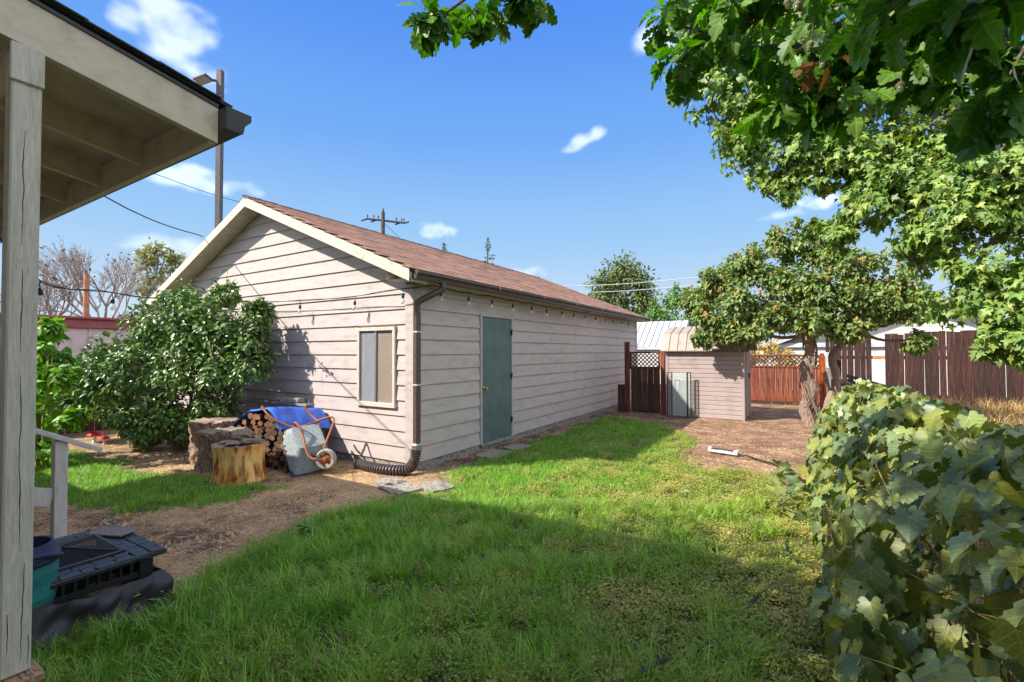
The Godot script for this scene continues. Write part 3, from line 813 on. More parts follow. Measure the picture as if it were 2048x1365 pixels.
func strings() -> void:
	var gable := V3([-10.9, 2.68, -4.43, -9.6, 2.56, -4.44, -8.3, 2.47, -4.45, -6.63, 2.395, -4.45, -5.36, 2.385, -4.45, -4.41, 2.42, -4.43, -4.22, 2.49, -4.80])
	var porch := V3([-4.7, 2.62, -0.75, -5.5, 2.21, -1.26, -6.67, 2.28, -2.12, -8.8, 2.46, -3.3, -10.9, 2.68, -4.43])
	var eave := PackedVector3Array()
	var zs := [4.964, 5.601, 6.241, 6.871, 7.54, 8.127, 8.812, 9.417, 10.069, 10.696, 11.401, 11.957, 12.659, 13.26]
	eave.append(Vector3(-4.22, 2.49, -4.80))
	for k in zs.size():
		eave.append(Vector3(-4.23, 2.487 - 0.012 * (k % 2), -zs[k]))
		if k < zs.size() - 1: eave.append(Vector3(-4.23, 2.47, -(zs[k] + zs[k + 1]) * 0.5))
	var bulbs_g: Array = [Vector3(-8.3, 2.47, -4.45), Vector3(-6.63, 2.395, -4.45), Vector3(-5.36, 2.385, -4.45), Vector3(-4.41, 2.42, -4.43), Vector3(-9.6, 2.56, -4.44)]
	var bulbs_e: Array = []
	for k in zs.size(): bulbs_e.append(Vector3(-4.23, 2.487 - 0.012 * (k % 2), -zs[k]))
	var bulbs_p: Array = [Vector3(-5.5, 2.21, -1.26), Vector3(-6.67, 2.28, -2.12)]
	var cord := MB.new()
	cord.tube(V3([0, 0, 0, 0, -0.03, 0.004, 0, -0.065, 0]), flat_r(0.004, 3), 5)
	var cord_m := cord.mesh()
	var sock := MB.new()
	sock.lathe(at(Vector3(0, -0.125, 0)), [[0.0, 0.0], [0.018, 0.0], [0.020, 0.02], [0.019, 0.045], [0.012, 0.055], [0.005, 0.065]], 12)
	var sock_m := sock.mesh()
	var gl := MB.new()
	gl.lathe(at(Vector3(0, -0.205, 0)), [[0.0, 0.0], [0.018, 0.004], [0.029, 0.018], [0.031, 0.035], [0.026, 0.055], [0.015, 0.075], [0.013, 0.082]], 14)
	var gl_m := gl.mesh()
	var list := [["string of clear bulbs stretched along the garage gable wall over the shrub", gable, bulbs_g], ["string of clear bulbs hung under the garage eave above the door", eave, bulbs_e], ["string of clear bulbs reaching from the porch to the far garage corner", porch, bulbs_p]]
	for s in list:
		var t := thing("string_lights", s[0], "string lights")
		var mb := MB.new()
		var c := curve(s[1], 5)
		mb.tube(c, flat_r(0.006, c.size()), 5)
		var c2 := PackedVector3Array()
		for k in c.size(): c2.append(c[k] + Vector3(0.004, 0.012 * sin(k * 0.9), 0.01))
		mb.tube(c2, flat_r(0.004, c2.size()), 4)
		put(mb, "cable", M["wire"], t)
		for p in s[2]:
			var b := Node3D.new()
			b.name = "lamp"; t.add_child(b, true)
			b.position = p
			b.rotation = Vector3(rf(-0.08, 0.08), rf(0, 6), rf(-0.08, 0.08))
			put_mesh(cord_m, "cord", M["wire"], b)
			put_mesh(sock_m, "socket", M["black_plastic"], b)
			put_mesh(gl_m, "bulb", M["bulb_glass"], b)

# ---------------------------------------------------------------- house with its porch, beside and behind the camera
func house() -> void:
	var h := thing("house_porch", "weathered cream porch with a square post, open rafters and dark gutter", "porch")
	var ze := -1.26; var y0 := 2.70; var sl := 0.163; var xr := -2.6; var xl := -9.3
	# roof boards, rafters, fascias
	var mb := MB.new()
	var deck := func(z: float) -> float: return y0 + 0.185 + sl * (z - ze)
	mb.prism(PackedVector2Array([V(-ze - 0.0, deck.call(ze)), V(-1.25, deck.call(1.25)), V(-1.25, deck.call(1.25) + 0.02), V(-ze, deck.call(ze) + 0.02)]), Transform3D(Basis(Vector3(0, 0, -1), Vector3.UP, Vector3(1, 0, 0)), Vector3.ZERO), xl, xr - 0.002)
	put(mb, "roof_boards", M["porch_ceiling"], h)
	mb = MB.new()
	mb.prism(PackedVector2Array([V(-ze + 0.06, deck.call(ze) + 0.022), V(-1.25, deck.call(1.25) + 0.032), V(-1.25, deck.call(1.25) + 0.05), V(-ze + 0.07, deck.call(ze) + 0.040)]), Transform3D(Basis(Vector3(0, 0, -1), Vector3.UP, Vector3(1, 0, 0)), Vector3.ZERO), xl, xr + 0.012)
	put(mb, "roofing", M["dark_shingle"], h)
	for k in 9:   # ragged roofing edge along the rake
		var z := ze + 0.14 + k * 0.27
		piece_x(h, "edge_shingle", M["dark_shingle"], turned(Vector3(xr - 0.085, deck.call(z) + 0.040 + rf(0, 0.004), z), -atan(sl) + rf(-0.02, 0.02), 0, rf(-0.05, 0.03)), Vector3(0.24, 0.007, 0.285), 0.0)
	var slope := func(x0: float, x1: float, lo: float, hi: float, za: float, zb: float, called: String, m: Material) -> void:
		var b := MB.new()
		var ctr := Vector3((x0 + x1) * 0.5, y0 + (lo + hi) * 0.5 + sl * ((za + zb) * 0.5 - ze), (za + zb) * 0.5)
		var P := func(x: float, d: float, z: float) -> Vector3: return Vector3(x, y0 + d + sl * (z - ze), z)
		for q in [[x0, lo, x0, hi], [x1, lo, x1, hi], [x0, lo, x1, lo], [x0, hi, x1, hi]]:
			b.quo(P.call(q[0], q[1], za), P.call(q[2], q[3], za), P.call(q[2], q[3], zb), P.call(q[0], q[1], zb), ctr)
		for z in [za, zb]: b.quo(P.call(x0, lo, z), P.call(x1, lo, z), P.call(x1, hi, z), P.call(x0, hi, z), ctr)
		put(b, called, m, h)
	slope.call(xr - 0.02, xr, 0.0, 0.185, ze, 1.2, "rake_fascia", M["porch_paint"])
	slope.call(xr - 0.018, xr + 0.008, 0.187, 0.203, ze + 0.001, 1.2, "drip_edge", M["dark_metal"])
	for k in 10:
		var x := xr - 0.075 - (0.0 if k == 0 else 0.73 + (k - 1) * 0.672)
		slope.call(x - 0.038, x, 0.035, 0.184, ze + 0.037, 1.2, "rafter", M["porch_paint"])
	piece(h, "eave_fascia", M["porch_paint"], Vector3(xl, y0 - 0.005, ze - 0.001), Vector3(xr - 0.021, y0 + 0.175, ze + 0.036), 0.003)
	mb = MB.new()
	var gy := y0 + 0.178; var gz := -ze + 0.002
	var prof := PackedVector2Array([V(gz, gy), V(gz, gy - 0.115), V(gz + 0.085, gy - 0.115), V(gz + 0.095, gy - 0.07), V(gz + 0.128, gy - 0.035), V(gz + 0.128, gy), V(gz + 0.122, gy), V(gz + 0.122, gy - 0.03), V(gz + 0.089, gy - 0.065), V(gz + 0.08, gy - 0.108), V(gz + 0.006, gy - 0.108), V(gz + 0.006, gy)])
	var fr := Transform3D(Basis(Vector3(0, 0, -1), Vector3.UP, Vector3(1, 0, 0)), Vector3.ZERO)
	mb.prism(prof, fr, xl, xr + 0.075)
	mb.prism(PackedVector2Array([V(gz, gy), V(gz, gy - 0.117), V(gz + 0.087, gy - 0.117), V(gz + 0.097, gy - 0.07), V(gz + 0.13, gy - 0.035), V(gz + 0.13, gy)]), fr, xr + 0.075, xr + 0.079)
	put(mb, "gutter", M["dark_metal"], h)
	# posts
	for p in [[xr - 0.088, -0.592], [-6.9, -0.592]]:
		var x: float = p[0]; var z: float = p[1]
		piece(h, "post", M["post_paint"], Vector3(x - 0.002, 0.35, z), Vector3(x + 0.086, 2.80, z + 0.088), 0.006)
		piece(h, "post_cap_block", M["post_paint"], Vector3(x + 0.075, 2.665, z - 0.004), Vector3(x + 0.098, 2.815, z + 0.094), 0.004)
	mb = MB.new()   # checks in the old post: shallow splits in the face
	put_cracks(h, Vector3(xr - 0.0015, 0, -0.55))
	piece(h, "beam", M["porch_paint"], Vector3(xl, 2.80, -0.59), Vector3(xr - 0.12, 2.845, -0.51), 0.004)
	# deck and steps
	for k in 14:
		piece(h, "deck_board", M["raw_wood"], Vector3(xl, 0.312, -0.62 + k * 0.135), Vector3(-2.55, 0.345, -0.491 + k * 0.135), 0.004)
	piece(h, "rim_joist", M["raw_wood"], Vector3(xl, 0.13, -0.60), Vector3(-2.56, 0.31, -0.565), 0.003)
	piece(h, "rim_joist", M["raw_wood"], Vector3(-2.60, 0.13, -0.56), Vector3(-2.56, 0.31, 1.2), 0.003)
	for k in 3: piece(h, "deck_foot", M["grey_wood"], Vector3(-2.75 - k * 2.9, -0.1, -0.57), Vector3(-2.65 - k * 2.9, 0.13, -0.47), 0.003)
	piece(h, "step", M["raw_wood"], Vector3(-6.4, 0.14, -0.93), Vector3(-5.12, 0.175, -0.63), 0.004)
	piece(h, "step_riser", M["raw_wood"], Vector3(-6.4, -0.05, -0.90), Vector3(-5.12, 0.14, -0.87), 0.003)
	# walls and roof of the house
	var zc := 1.25
	mb = MB.new()
	mb.ab(Vector3(-11.0, -0.2, zc), Vector3(2.2, 3.35, 9.5))
	put(mb, "house_wall", M["trim"], h)
	for q in [[zc - 0.25, 5.4], [9.8, 5.4]]:
		mb = MB.new()
		mb.prism(PackedVector2Array([V(-q[0], 3.36), V(-q[1], 4.7), V(-q[1], 4.82), V(-q[0], 3.48)]), Transform3D(Basis(Vector3(0, 0, -1), Vector3.UP, Vector3(1, 0, 0)), Vector3.ZERO), -11.4, 2.5)
		put(mb, "house_roof", M["dark_shingle"], h)
	# stair handrail
	var r := thing("stair_handrail", "whitewashed wooden stair handrail on a slim square post", "handrail")
	piece(r, "post", M["rail_paint"], Vector3(-5.115, -0.05, -1.335), Vector3(-5.03, 0.893, -1.255), 0.004)
	var mid := Vector3(-5.07, 1.082, -0.98)
	piece_x(r, "hand_rail", M["rail_paint"], turned(mid, -0.497, 0, 0), Vector3(0.135, 0.04, 1.28), 0.005)
	piece_x(r, "lower_rail", M["rail_paint"], turned(Vector3(-5.07, 0.535, -0.97), -0.3, 0, 0), Vector3(0.035, 0.14, 0.60), 0.004)
func put_cracks(h: Node, p: Vector3) -> void:
	var mb := MB.new()
	for line in [[-0.012, 0.40, 0.78], [-0.006, 0.82, 1.22], [0.006, 1.18, 1.52], [0.003, 1.60, 1.95], [0.010, 2.02, 2.5], [0.026, 0.44, 0.60], [-0.03, 0.38, 0.50]]:
		var pts := PackedVector3Array()
		var y: float = line[1]
		var drift: float = line[0]
		while y < line[2]:
			drift += rf(-0.0022, 0.0022)
			pts.append(p + Vector3(0.0, y, drift)); y += 0.022
		var rr := PackedFloat32Array()
		for k in pts.size(): rr.append(0.0004 + 0.0016 * sin(PI * k / pts.size()) * rf(0.5, 1.0))
		mb.tube(pts, rr, 4)
	put(mb, "crack", M["dark_metal"], h)

# ---------------------------------------------------------------- sheds, gate, fences
func lattice(parent: Node, x0: float, x1: float, y0: float, y1: float, z: float, step: float, m: Material) -> void:
	for s in [-1.0, 1.0]:
		var c := x0 - (y1 - y0)
		var hgt_ := y1 - y0
		c = x0 - hgt_ + step * 0.5
		while c < x1:
			# slat from (c, y0) rising to (c + h, y1), clipped to the frame
			var a := maxf(c, x0); var b := minf(c + hgt_, x1)
			if b - a > 0.04:
				var ya := y0 + (a - c); var yb := y0 + (b - c)
				if s < 0:
					ya = y1 - (a - c); yb = y1 - (b - c)
				var p := Vector3(a, ya, z + s * 0.004); var q := Vector3(b, yb, z + s * 0.004)
				piece_x(parent, "lattice_slat", m, turned((p + q) * 0.5, 0, 0, s * PI / 4), Vector3(snappedf(p.distance_to(q), 0.01), 0.026, 0.007), 0.0)
			c += step
func tin_shed() -> void:
	var s := thing("tin_shed", "small pale pink metal garden shed with a ribbed gambrel roof", "shed")
	var x0 := -2.83; var x1 := -1.10; var zf := -11.81; var zb := -13.40
	var mb := MB.new()
	mb.ab(Vector3(x0 + 0.02, -0.05, zb + 0.02), Vector3(x1 - 0.02, 1.6, zf - 0.02))
	put(mb, "wall", M["tin"], s)
	var n := 15
	for k in n:
		var ya := 0.015 + k * 0.105
		for side in 2:
			mb = MB.new()
			var prof := PackedVector2Array([V(0, ya), V(0.016, ya + 0.004), V(0.012, ya + 0.088), V(0.0, ya + 0.103)])
			if side == 0:
				mb.prism(prof, Transform3D(Basis(Vector3(0, 0, 1), Vector3.UP, Vector3(-1, 0, 0)), Vector3(0, 0, zf - 0.02)), -(x1 - 0.06), -x0)
				put(mb, "wall_panel", M["tin"], s)
			else:
				for seg in [[zf - 0.05, -12.16], [-12.98, zb]]:
					mb = MB.new()
					mb.prism(prof, at(Vector3(x1 - 0.02, 0, 0)), seg[1], seg[0])
					put(mb, "wall_panel", M["tin"], s)
	for p in [[x1 - 0.06, zf - 0.02], [x0 - 0.01, zf - 0.02]]: piece(s, "corner_trim", M["tin"], Vector3(p[0], -0.02, p[1] - 0.03), Vector3(p[0] + 0.06, 1.6, p[1] + 0.022), 0.004)
	piece(s, "corner_trim", M["tin"], Vector3(x1 - 0.03, -0.02, zf - 0.075), Vector3(x1 + 0.002, 1.6, zf - 0.051), 0.004)
	# gambrel gable
	var gam := PackedVector2Array([V(-zf, 1.6), V(-zf + 0.2, 1.98), V(-zf + 0.79, 2.18), V(-zb - 0.2, 1.98), V(-zb, 1.6)])
	mb = MB.new()
	mb.prism(gam, Transform3D(Basis(Vector3(0, 0, -1), Vector3.UP, Vector3(1, 0, 0)), Vector3.ZERO), x0 + 0.03, x1 - 0.015)
	put(mb, "gable_end", M["tin"], s)
	var line := [Vector2(zf + 0.09, 1.60), Vector2(zf - 0.17, 2.02), Vector2(-12.605, 2.22), Vector2(zb + 0.17, 2.02), Vector2(zb - 0.09, 1.60)]
	for k in 4:
		var a: Vector2 = line[k]; var b: Vector2 = line[k + 1]
		var ang := atan2(b.y - a.y, -(b.x - a.x))
		var len_ := a.distance_to(b)
		for i in 10:
			var xa := x0 - 0.12 + i * 0.199
			var mid := Vector3(xa + 0.0985, (a.y + b.y) * 0.5, (a.x + b.x) * 0.5)
			piece_x(s, "roof_panel", M["tin_roof"], turned(mid, ang, 0, 0), Vector3(0.196, 0.008, len_), 0.002)
			piece_x(s, "roof_seam", M["tin_seam"], turned(mid + Vector3(0.099, 0.008, 0), ang, 0, 0), Vector3(0.014, 0.022, len_), 0.003)
	piece(s, "eave_trim", M["tin_seam"], Vector3(x0 - 0.12, 1.575, zf + 0.075), Vector3(x1 + 0.10, 1.602, zf + 0.10), 0.003)
	for k in 4:
		var a: Vector2 = line[k]; var b: Vector2 = line[k + 1]
		piece_x(s, "gable_trim", M["tin_seam"], turned(Vector3(x1 + 0.09, (a.y + b.y) * 0.5 - 0.015, (a.x + b.x) * 0.5), atan2(b.y - a.y, -(b.x - a.x)), 0, 0), Vector3(0.02, 0.06, a.distance_to(b) + 0.01), 0.003)
	var d := Node3D.new()
	d.name = "door"; s.add_child(d)
	piece(d, "panel", M["tin"], Vector3(x1 - 0.02, 0.03, -12.95), Vector3(x1 + 0.006, 1.58, -12.20), 0.004)
	for z in [-12.98, -12.575, -12.18]: piece(d, "stile", M["tin"], Vector3(x1 - 0.02, 0.03, z), Vector3(x1 + 0.02, 1.585, z + 0.03), 0.004)
	piece(d, "latch", M["dark_metal"], Vector3(x1 + 0.006, 0.95, -12.62), Vector3(x1 + 0.05, 1.06, -12.60), 0.004)
	# framed clear panel against the shed
	var p := thing("clear_panel", "clear panel in a thin black frame standing against the tin shed", "panel")
	for x in [-2.78, -2.675, -2.325, -2.245]: piece(p, "upright", M["dark_metal"], Vector3(x, 0.0, -11.66), Vector3(x + (0.032 if x == -2.325 else 0.02), 1.09, -11.635), 0.003)
	piece(p, "pane", M["clear"], Vector3(-2.655, 0.04, -11.652), Vector3(-2.325, 1.07, -11.646), 0.0)
	piece(p, "pane", M["clear"], Vector3(-2.293, 0.04, -11.652), Vector3(-2.245, 1.07, -11.646), 0.0)
	piece(p, "rail", M["dark_metal"], Vector3(-2.76, 1.07, -11.657), Vector3(-2.675, 1.085, -11.64), 0.0)
	piece(p, "rail", M["dark_metal"], Vector3(-2.293, 1.075, -11.657), Vector3(-2.245, 1.09, -11.64), 0.0)
func gate() -> void:
	var g := thing("garden_gate", "dark weathered plank gate with a lattice top beside the garage", "gate")
	var z := -12.0
	piece(g, "post", M["cedar1"], Vector3(-3.935, -0.1, z - 0.045), Vector3(-3.815, 1.84, z + 0.045), 0.006)
	piece(g, "post", M["cedar0"], Vector3(-3.01, -0.1, z - 0.045), Vector3(-2.90, 1.60, z + 0.045), 0.006)
	piece(g, "stub_post", M["old_wood1"], Vector3(-4.12, -0.1, z - 0.02), Vector3(-3.95, 0.72, z + 0.05), 0.006)
	for k in 5: piece(g, "board", M["old_wood%d" % (k % 4)], Vector3(-3.775 + k * 0.144, 0.04 + rf(0, 0.01), z - 0.01), Vector3(-3.635 + k * 0.144, 1.13, z + 0.008), 0.004)
	piece(g, "rail", M["cedar3"], Vector3(-3.80, 1.13, z - 0.02), Vector3(-3.03, 1.20, z + 0.022), 0.004)
	piece(g, "rail", M["cedar3"], Vector3(-3.80, 1.535, z - 0.02), Vector3(-3.03, 1.58, z + 0.022), 0.004)
	piece(g, "stile", M["cedar3"], Vector3(-3.80, 1.20, z - 0.018), Vector3(-3.765, 1.535, z + 0.02), 0.003)
	piece(g, "stile", M["cedar3"], Vector3(-3.075, 0.06, z + 0.0085), Vector3(-3.03, 1.13, z + 0.024), 0.003)
	piece(g, "stile", M["cedar3"], Vector3(-3.075, 1.20, z - 0.018), Vector3(-3.03, 1.535, z + 0.02), 0.003)
	piece(g, "lower_rail", M["old_wood3"], Vector3(-3.775, 0.03, z + 0.0085), Vector3(-3.08, 0.07, z + 0.024), 0.003)
	lattice(g, -3.765, -3.075, 1.20, 1.535, z, 0.105, M["lattice"])
func fences() -> void:
	var z := -16.0
	var c := thing("cedar_fence", "orange brown cedar plank fence with a lattice top behind the tin shed", "fence")
	for k in 17: piece(c, "board", M["cedar%d" % ([0, 2, 1, 0, 2][k % 5])], Vector3(-1.93 + k * 0.142, 0.06, z), Vector3(-1.792 + k * 0.142, 1.09, z + 0.018), 0.003)
	piece(c, "rail", M["cedar1"], Vector3(-1.95, 1.09, z - 0.03), Vector3(0.45, 1.15, z + 0.035), 0.004)
	piece(c, "rail", M["cedar1"], Vector3(-1.95, 1.42, z - 0.03), Vector3(0.45, 1.48, z + 0.035), 0.004)
	piece(c, "kickboard", M["old_wood3"], Vector3(-1.95, -0.1, z + 0.019), Vector3(0.45, 0.10, z + 0.04), 0.004)
	lattice(c, -1.93, 0.44, 1.15, 1.42, z, 0.115, M["lattice"])
	piece(c, "post", M["cedar0"], Vector3(0.455, -0.1, z - 0.05), Vector3(0.56, 1.52, z + 0.05), 0.006)
	var b := thing("plank_fence", "tall dark reddish brown plank fence with gaps between its boards", "fence")
	var x := 0.70
	while x < 7.2:
		var w := rf(0.115, 0.15)
		if x + w > 1.775 and x < 1.80: x = 1.925
		var top := 2.02 + rf(-0.02, 0.03) + (0.05 if x > 2.7 and x < 3.8 else 0.0)
		var xf := turned(Vector3(x + w * 0.5, top * 0.5 - 0.02, z + rf(-0.004, 0.004)), rf(-0.004, 0.004), 0, rf(-0.006, 0.006))
		piece_x(b, "board", M["brown%d" % (rng.randi() % 4)], xf, Vector3(snappedf(w, 0.008), snappedf(top + 0.04, 0.02), 0.018), 0.003)
		x += w + (rf(0.0, 0.003) if rng.randf() < 0.45 else rf(0.008, 0.018))
	for y in [0.35, 1.36]: piece(b, "rail", M["stub_wood"], Vector3(0.66, y, z - 0.065), Vector3(7.3, y + 0.09, z - 0.022), 0.004)
	for k in 3: piece(b, "post", M["brown1"], Vector3(0.60 + k * 2.6, -0.1, z - 0.16), Vector3(0.69 + k * 2.6, 1.95, z - 0.07), 0.004)
	# loose boards leaning by the lilac
	var o := thing("leaning_board", "bright orange wood board leaning behind the lilac trunk", "board")
	piece_x(o, "plank", M["orange_wood"], turned(Vector3(0.47, 0.72, -14.6), 0.06, 0.2, 0.03), Vector3(0.15, 1.48, 0.025), 0.003)
	o = thing("leaning_board", "narrow grey board leaning across the orange board", "board")
	piece_x(o, "plank", M["grey_wood"], turned(Vector3(0.60, 0.52, -14.3), 0.10, 0, 0.16), Vector3(0.075, 1.1, 0.025), 0.003)
	o = thing("white_panel", "white painted panel standing between the two wooden fences", "panel")
	piece(o, "sheet", M["white_tin"], Vector3(0.57, -0.05, -15.8), Vector3(0.80, 1.55, -15.77), 0.003)
	piece(o, "batten", M["grey_wood"], Vector3(0.585, -0.05, -15.765), Vector3(0.70, 1.12, -15.745), 0.003)
	o = thing("folded_frame", "black folded metal frame lying on grey branches by the plank fence", "frame")
	piece_x(o, "bar", M["dark_metal"], turned(Vector3(1.30, 0.90, -12.8), 0, 0.2, -0.30), Vector3(0.95, 0.06, 0.05), 0.004)
	piece_x(o, "bar", M["dark_metal"], turned(Vector3(1.25, 0.80, -12.9), 0, 0.2, -0.34), Vector3(0.85, 0.04, 0.04), 0.004)
	for k in 3: piece_x(o, "strut", M["dark_metal"], turned(Vector3(0.95 + k * 0.25, 0.5, -12.85), 0, 0, 0.5), Vector3(0.03, 1.15, 0.03), 0.003)
	for k in 5:
		o = thing("dead_branch", "bare grey branch piled by the plank fence", "branch", Vector3.ZERO, "grey branches piled by the fence")
		var mb := MB.new()
		var a := Vector3(0.72 + k * 0.05, 0.95 - k * 0.06, -12.7 - k * 0.1)
		var e := Vector3(1.5 + rf(-0.2, 0.4), 0.25 + rf(-0.15, 0.2), -12.3 - rf(0, 0.5))
		var pts := PackedVector3Array([a, a.lerp(e, 0.35) + rdir() * 0.05, a.lerp(e, 0.7) + rdir() * 0.05, e])
		mb.tube(pts, taper(0.03, 0.018, 4), 7, true, 0.12, k)
		put(mb, "stick", M["grey_wood"], o)
		mb = MB.new()
		mb.rod(e, Vector3(e.x, -0.02, e.z - 0.1), 0.014, 5)
		put(mb, "fork", M["grey_wood"], o)

# ---------------------------------------------------------------- neighbours, poles, wires
func beyond() -> void:
	var b := thing("neighbour_house", "white neighbouring house with a broad gable behind the plank fence", "house")
	var z := -22.0
	var mb := MB.new()
	mb.ab(Vector3(-1.6, -0.1, z - 7), Vector3(8.5, 1.85, z))
	put(mb, "wall", M["white_wall"], b)
	mb = MB.new()
	mb.prism(PackedVector2Array([V(-0.6, 1.85), V(7.6, 1.85), V(7.6, 1.9), V(3.5, 3.50), V(-0.6, 1.9)]), Transform3D.IDENTITY, z - 7, z - 0.35)
	put(mb, "gable", M["white_wall"], b)
	for k in 5: piece(b, "gable_board", M["white_wall"], Vector3(0.2 + k * 0.55, 1.98 + k * 0.25, z - 0.35), Vector3(6.8 - k * 0.55, 2.0 + k * 0.25, z - 0.335), 0.0)
	for s in [-1.0, 1.0]:
		mb = MB.new()
		var ex: float = 3.5 + s * 4.7
		mb.prism(PackedVector2Array([V(3.5, 3.72), V(ex, 1.88), V(ex, 1.76), V(3.5, 3.60)]), Transform3D.IDENTITY, z - 7.2, z + 0.25)
		put(mb, "roof", M["neighbour_roof"], b)
		mb = MB.new()
		mb.prism(PackedVector2Array([V(3.5, 3.70), V(ex, 1.86), V(ex, 1.70), V(3.5, 3.54)]), Transform3D.IDENTITY, z + 0.251, z + 0.28)
		put(mb, "rake_board", M["white_tin"], b)
	mb = MB.new()
	mb.ab(Vector3(-1.7, 1.72, z), Vector3(8.6, 1.90, z + 0.12), 0.01)
	put(mb, "band_board", M["white_tin"], b)
	b = thing("metal_roofed_shed", "neighbouring shed with a white standing seam metal roof", "shed")
	mb = MB.new()
	mb.prism(PackedVector2Array([V(22.9, -0.1), V(26.2, -0.1), V(26.2, 1.75), V(24.55, 3.0), V(22.9, 1.75)]), Transform3D(Basis(Vector3(0, 0, -1), Vector3.UP, Vector3(1, 0, 0)), Vector3.ZERO), -9.0, -5.0)
	put(mb, "wall", M["white_wall"], b)
	var a := Vector3(0, 1.80, -22.75); var e := Vector3(0, 3.12, -24.55)
	var ang := atan2(e.y - a.y, -(e.z - a.z))
	for k in 15:
		var x := -9.2 + k * 0.295
		piece_x(b, "roof_panel", M["white_tin"], turned(Vector3(x + 0.146, 2.46, -23.65), ang, 0, 0), Vector3(0.29, 0.01, a.distance_to(e)), 0.002)
		piece_x(b, "roof_seam", M["steel"], turned(Vector3(x + 0.295, 2.485, -23.65), ang, 0, 0), Vector3(0.03, 0.04, a.distance_to(e)), 0.004)
	piece_x(b, "back_roof", M["white_tin"], turned(Vector3(-7.0, 2.46, -25.45), -ang, 0, 0), Vector3(4.4, 0.01, a.distance_to(e)), 0.002)
	piece_x(b, "rake_trim", M["grey_wood"], turned(Vector3(-4.76, 2.40, -23.65), ang, 0, 0), Vector3(0.05, 0.14, a.distance_to(e)), 0.004)
	piece(b, "eave_trim", M["white_tin"], Vector3(-9.2, 1.66, -22.78), Vector3(-4.8, 1.78, -22.74), 0.003)
	b = thing("pink_building", "low pale pink building with a dark red roof trim", "building")
	piece(b, "wall", M["pink_wall"], Vector3(-33, -0.1, -12.5), Vector3(-25.05, 2.58, -2.0), 0.0)
	piece(b, "roof_trim", M["red_trim"], Vector3(-33.2, 2.58, -12.7), Vector3(-24.95, 2.95, -1.8), 0.02)
	piece(b, "trim_lip", M["red_trim"], Vector3(-33.3, 2.95, -12.8), Vector3(-24.85, 3.06, -1.7), 0.02)
	piece(b, "wall_batten", M["pink_wall"], Vector3(-25.05, 0.0, -7.3), Vector3(-25.0, 2.58, -7.2), 0.0)
	# fence behind the shrub
	b = thing("old_fence", "weathered grey brown board fence behind the shrub", "fence")
	for k in 12: piece(b, "board", M["old_wood%d" % (k % 4)], Vector3(-12.3, -0.05, -4.55 + k * 0.225), Vector3(-12.27, 1.15 + rf(-0.03, 0.03), -4.335 + k * 0.225), 0.003)
	piece(b, "rail", M["old_wood1"], Vector3(-12.36, 0.9, -4.6), Vector3(-12.3, 0.99, -1.8), 0.003)
	# light pole behind the garage
	b = thing("light_pole", "tall dark square steel pole with a flood lamp behind the garage", "lamp post", Vector3(-17.97, 0, -8.77))
	var rot := Node3D.new()
	mb = MB.new()
	mb.box(turned(Vector3(0, 5.95, 0), 0, 0.55, 0), Vector3(0.19, 11.95, 0.19), 0.01)
	put(mb, "pole", M["pole_steel"], b)
	mb = MB.new()
	mb.box(Transform3D(Basis(Vector3(0, 1, 0), -1.1) * Basis(Vector3(1, 0, 0), 0.30), Vector3(-0.22, 11.42, 0.48)), Vector3(0.42, 0.09, 0.52), 0.02)
	var head := put(mb, "lamp_head", M["pole_steel"], b)
	mb = MB.new()
	mb.box(Transform3D(Basis(Vector3(0, 1, 0), -1.1) * Basis(Vector3(1, 0, 0), 0.30), Vector3(-0.22, 11.365, 0.475)), Vector3(0.36, 0.02, 0.44), 0.005)
	put(mb, "lens", M["white_tin"], head)
	mb = MB.new()
	mb.rod(Vector3(-0.05, 11.5, 0.1), Vector3(-0.15, 11.48, 0.30), 0.05, 8)
	put(mb, "bracket", M["pole_steel"], b)
	rot.free()
	# utility pole
	b = thing("utility_pole", "wooden utility pole with a cross arm and insulators beyond the roof", "utility pole", Vector3(-23.49, 0, -21.73))
	mb = MB.new()
	mb.tube(V3([0, -0.2, 0, 0, 6, 0, 0, 10.85, 0]), PackedFloat32Array([0.18, 0.15, 0.125]), 10)
	put(mb, "pole", M["pole_wood"], b)
	var dirx := Vector3(1.80, -0.12, -1.92).normalized()
	mb = MB.new()
	mb.box(Transform3D(Basis(dirx, Vector3.UP, dirx.cross(Vector3.UP)).orthonormalized(), Vector3(0.12, 10.28, -0.1)), Vector3(2.5, 0.11, 0.10), 0.01)
	put(mb, "cross_arm", M["pole_wood"], b)
	for k in [-1.15, -0.75, -0.45, 0.7, 1.05, 1.2]:
		mb = MB.new()
		mb.lathe(at(Vector3(0.12, 10.33, -0.1) + dirx * k), [[0.0, 0.0], [0.02, 0.0], [0.02, 0.1], [0.06, 0.12], [0.045, 0.17], [0.06, 0.19], [0.03, 0.25], [0.0, 0.26]], 8)
		put(mb, "insulator", M["dark_metal"], b)
	for k in [-1.2, -0.6, 0.95, 1.2]:
		mb = MB.new()
		var p: Vector3 = Vector3(0.12, 10.25, -0.1) + dirx * k
		mb.rod(p, p + Vector3(-0.25, -0.12, 0.22) * (1.0 if k != 1.2 else -1.0), 0.05, 6)
		put(mb, "strain_insulator", M["dark_metal"], b)
	mb = MB.new()
	mb.lathe(at(Vector3(0, 10.8, 0)), [[0.0, 0.0], [0.06, 0.0], [0.08, 0.1], [0.05, 0.28], [0.0, 0.34]], 8)
	put(mb, "pole_top", M["dark_metal"], b)
	mb = MB.new()
	mb.rod(Vector3(0.05, 10.15, 0), Vector3(1.2, 8.6, -1.2), 0.014, 4)
	put(mb, "guy_wire", M["wire"], b)
	b = thing("wooden_post", "orange brown timber post rising above the pink building", "post", Vector3(-28.86, 0, -8.2))
	mb = MB.new()
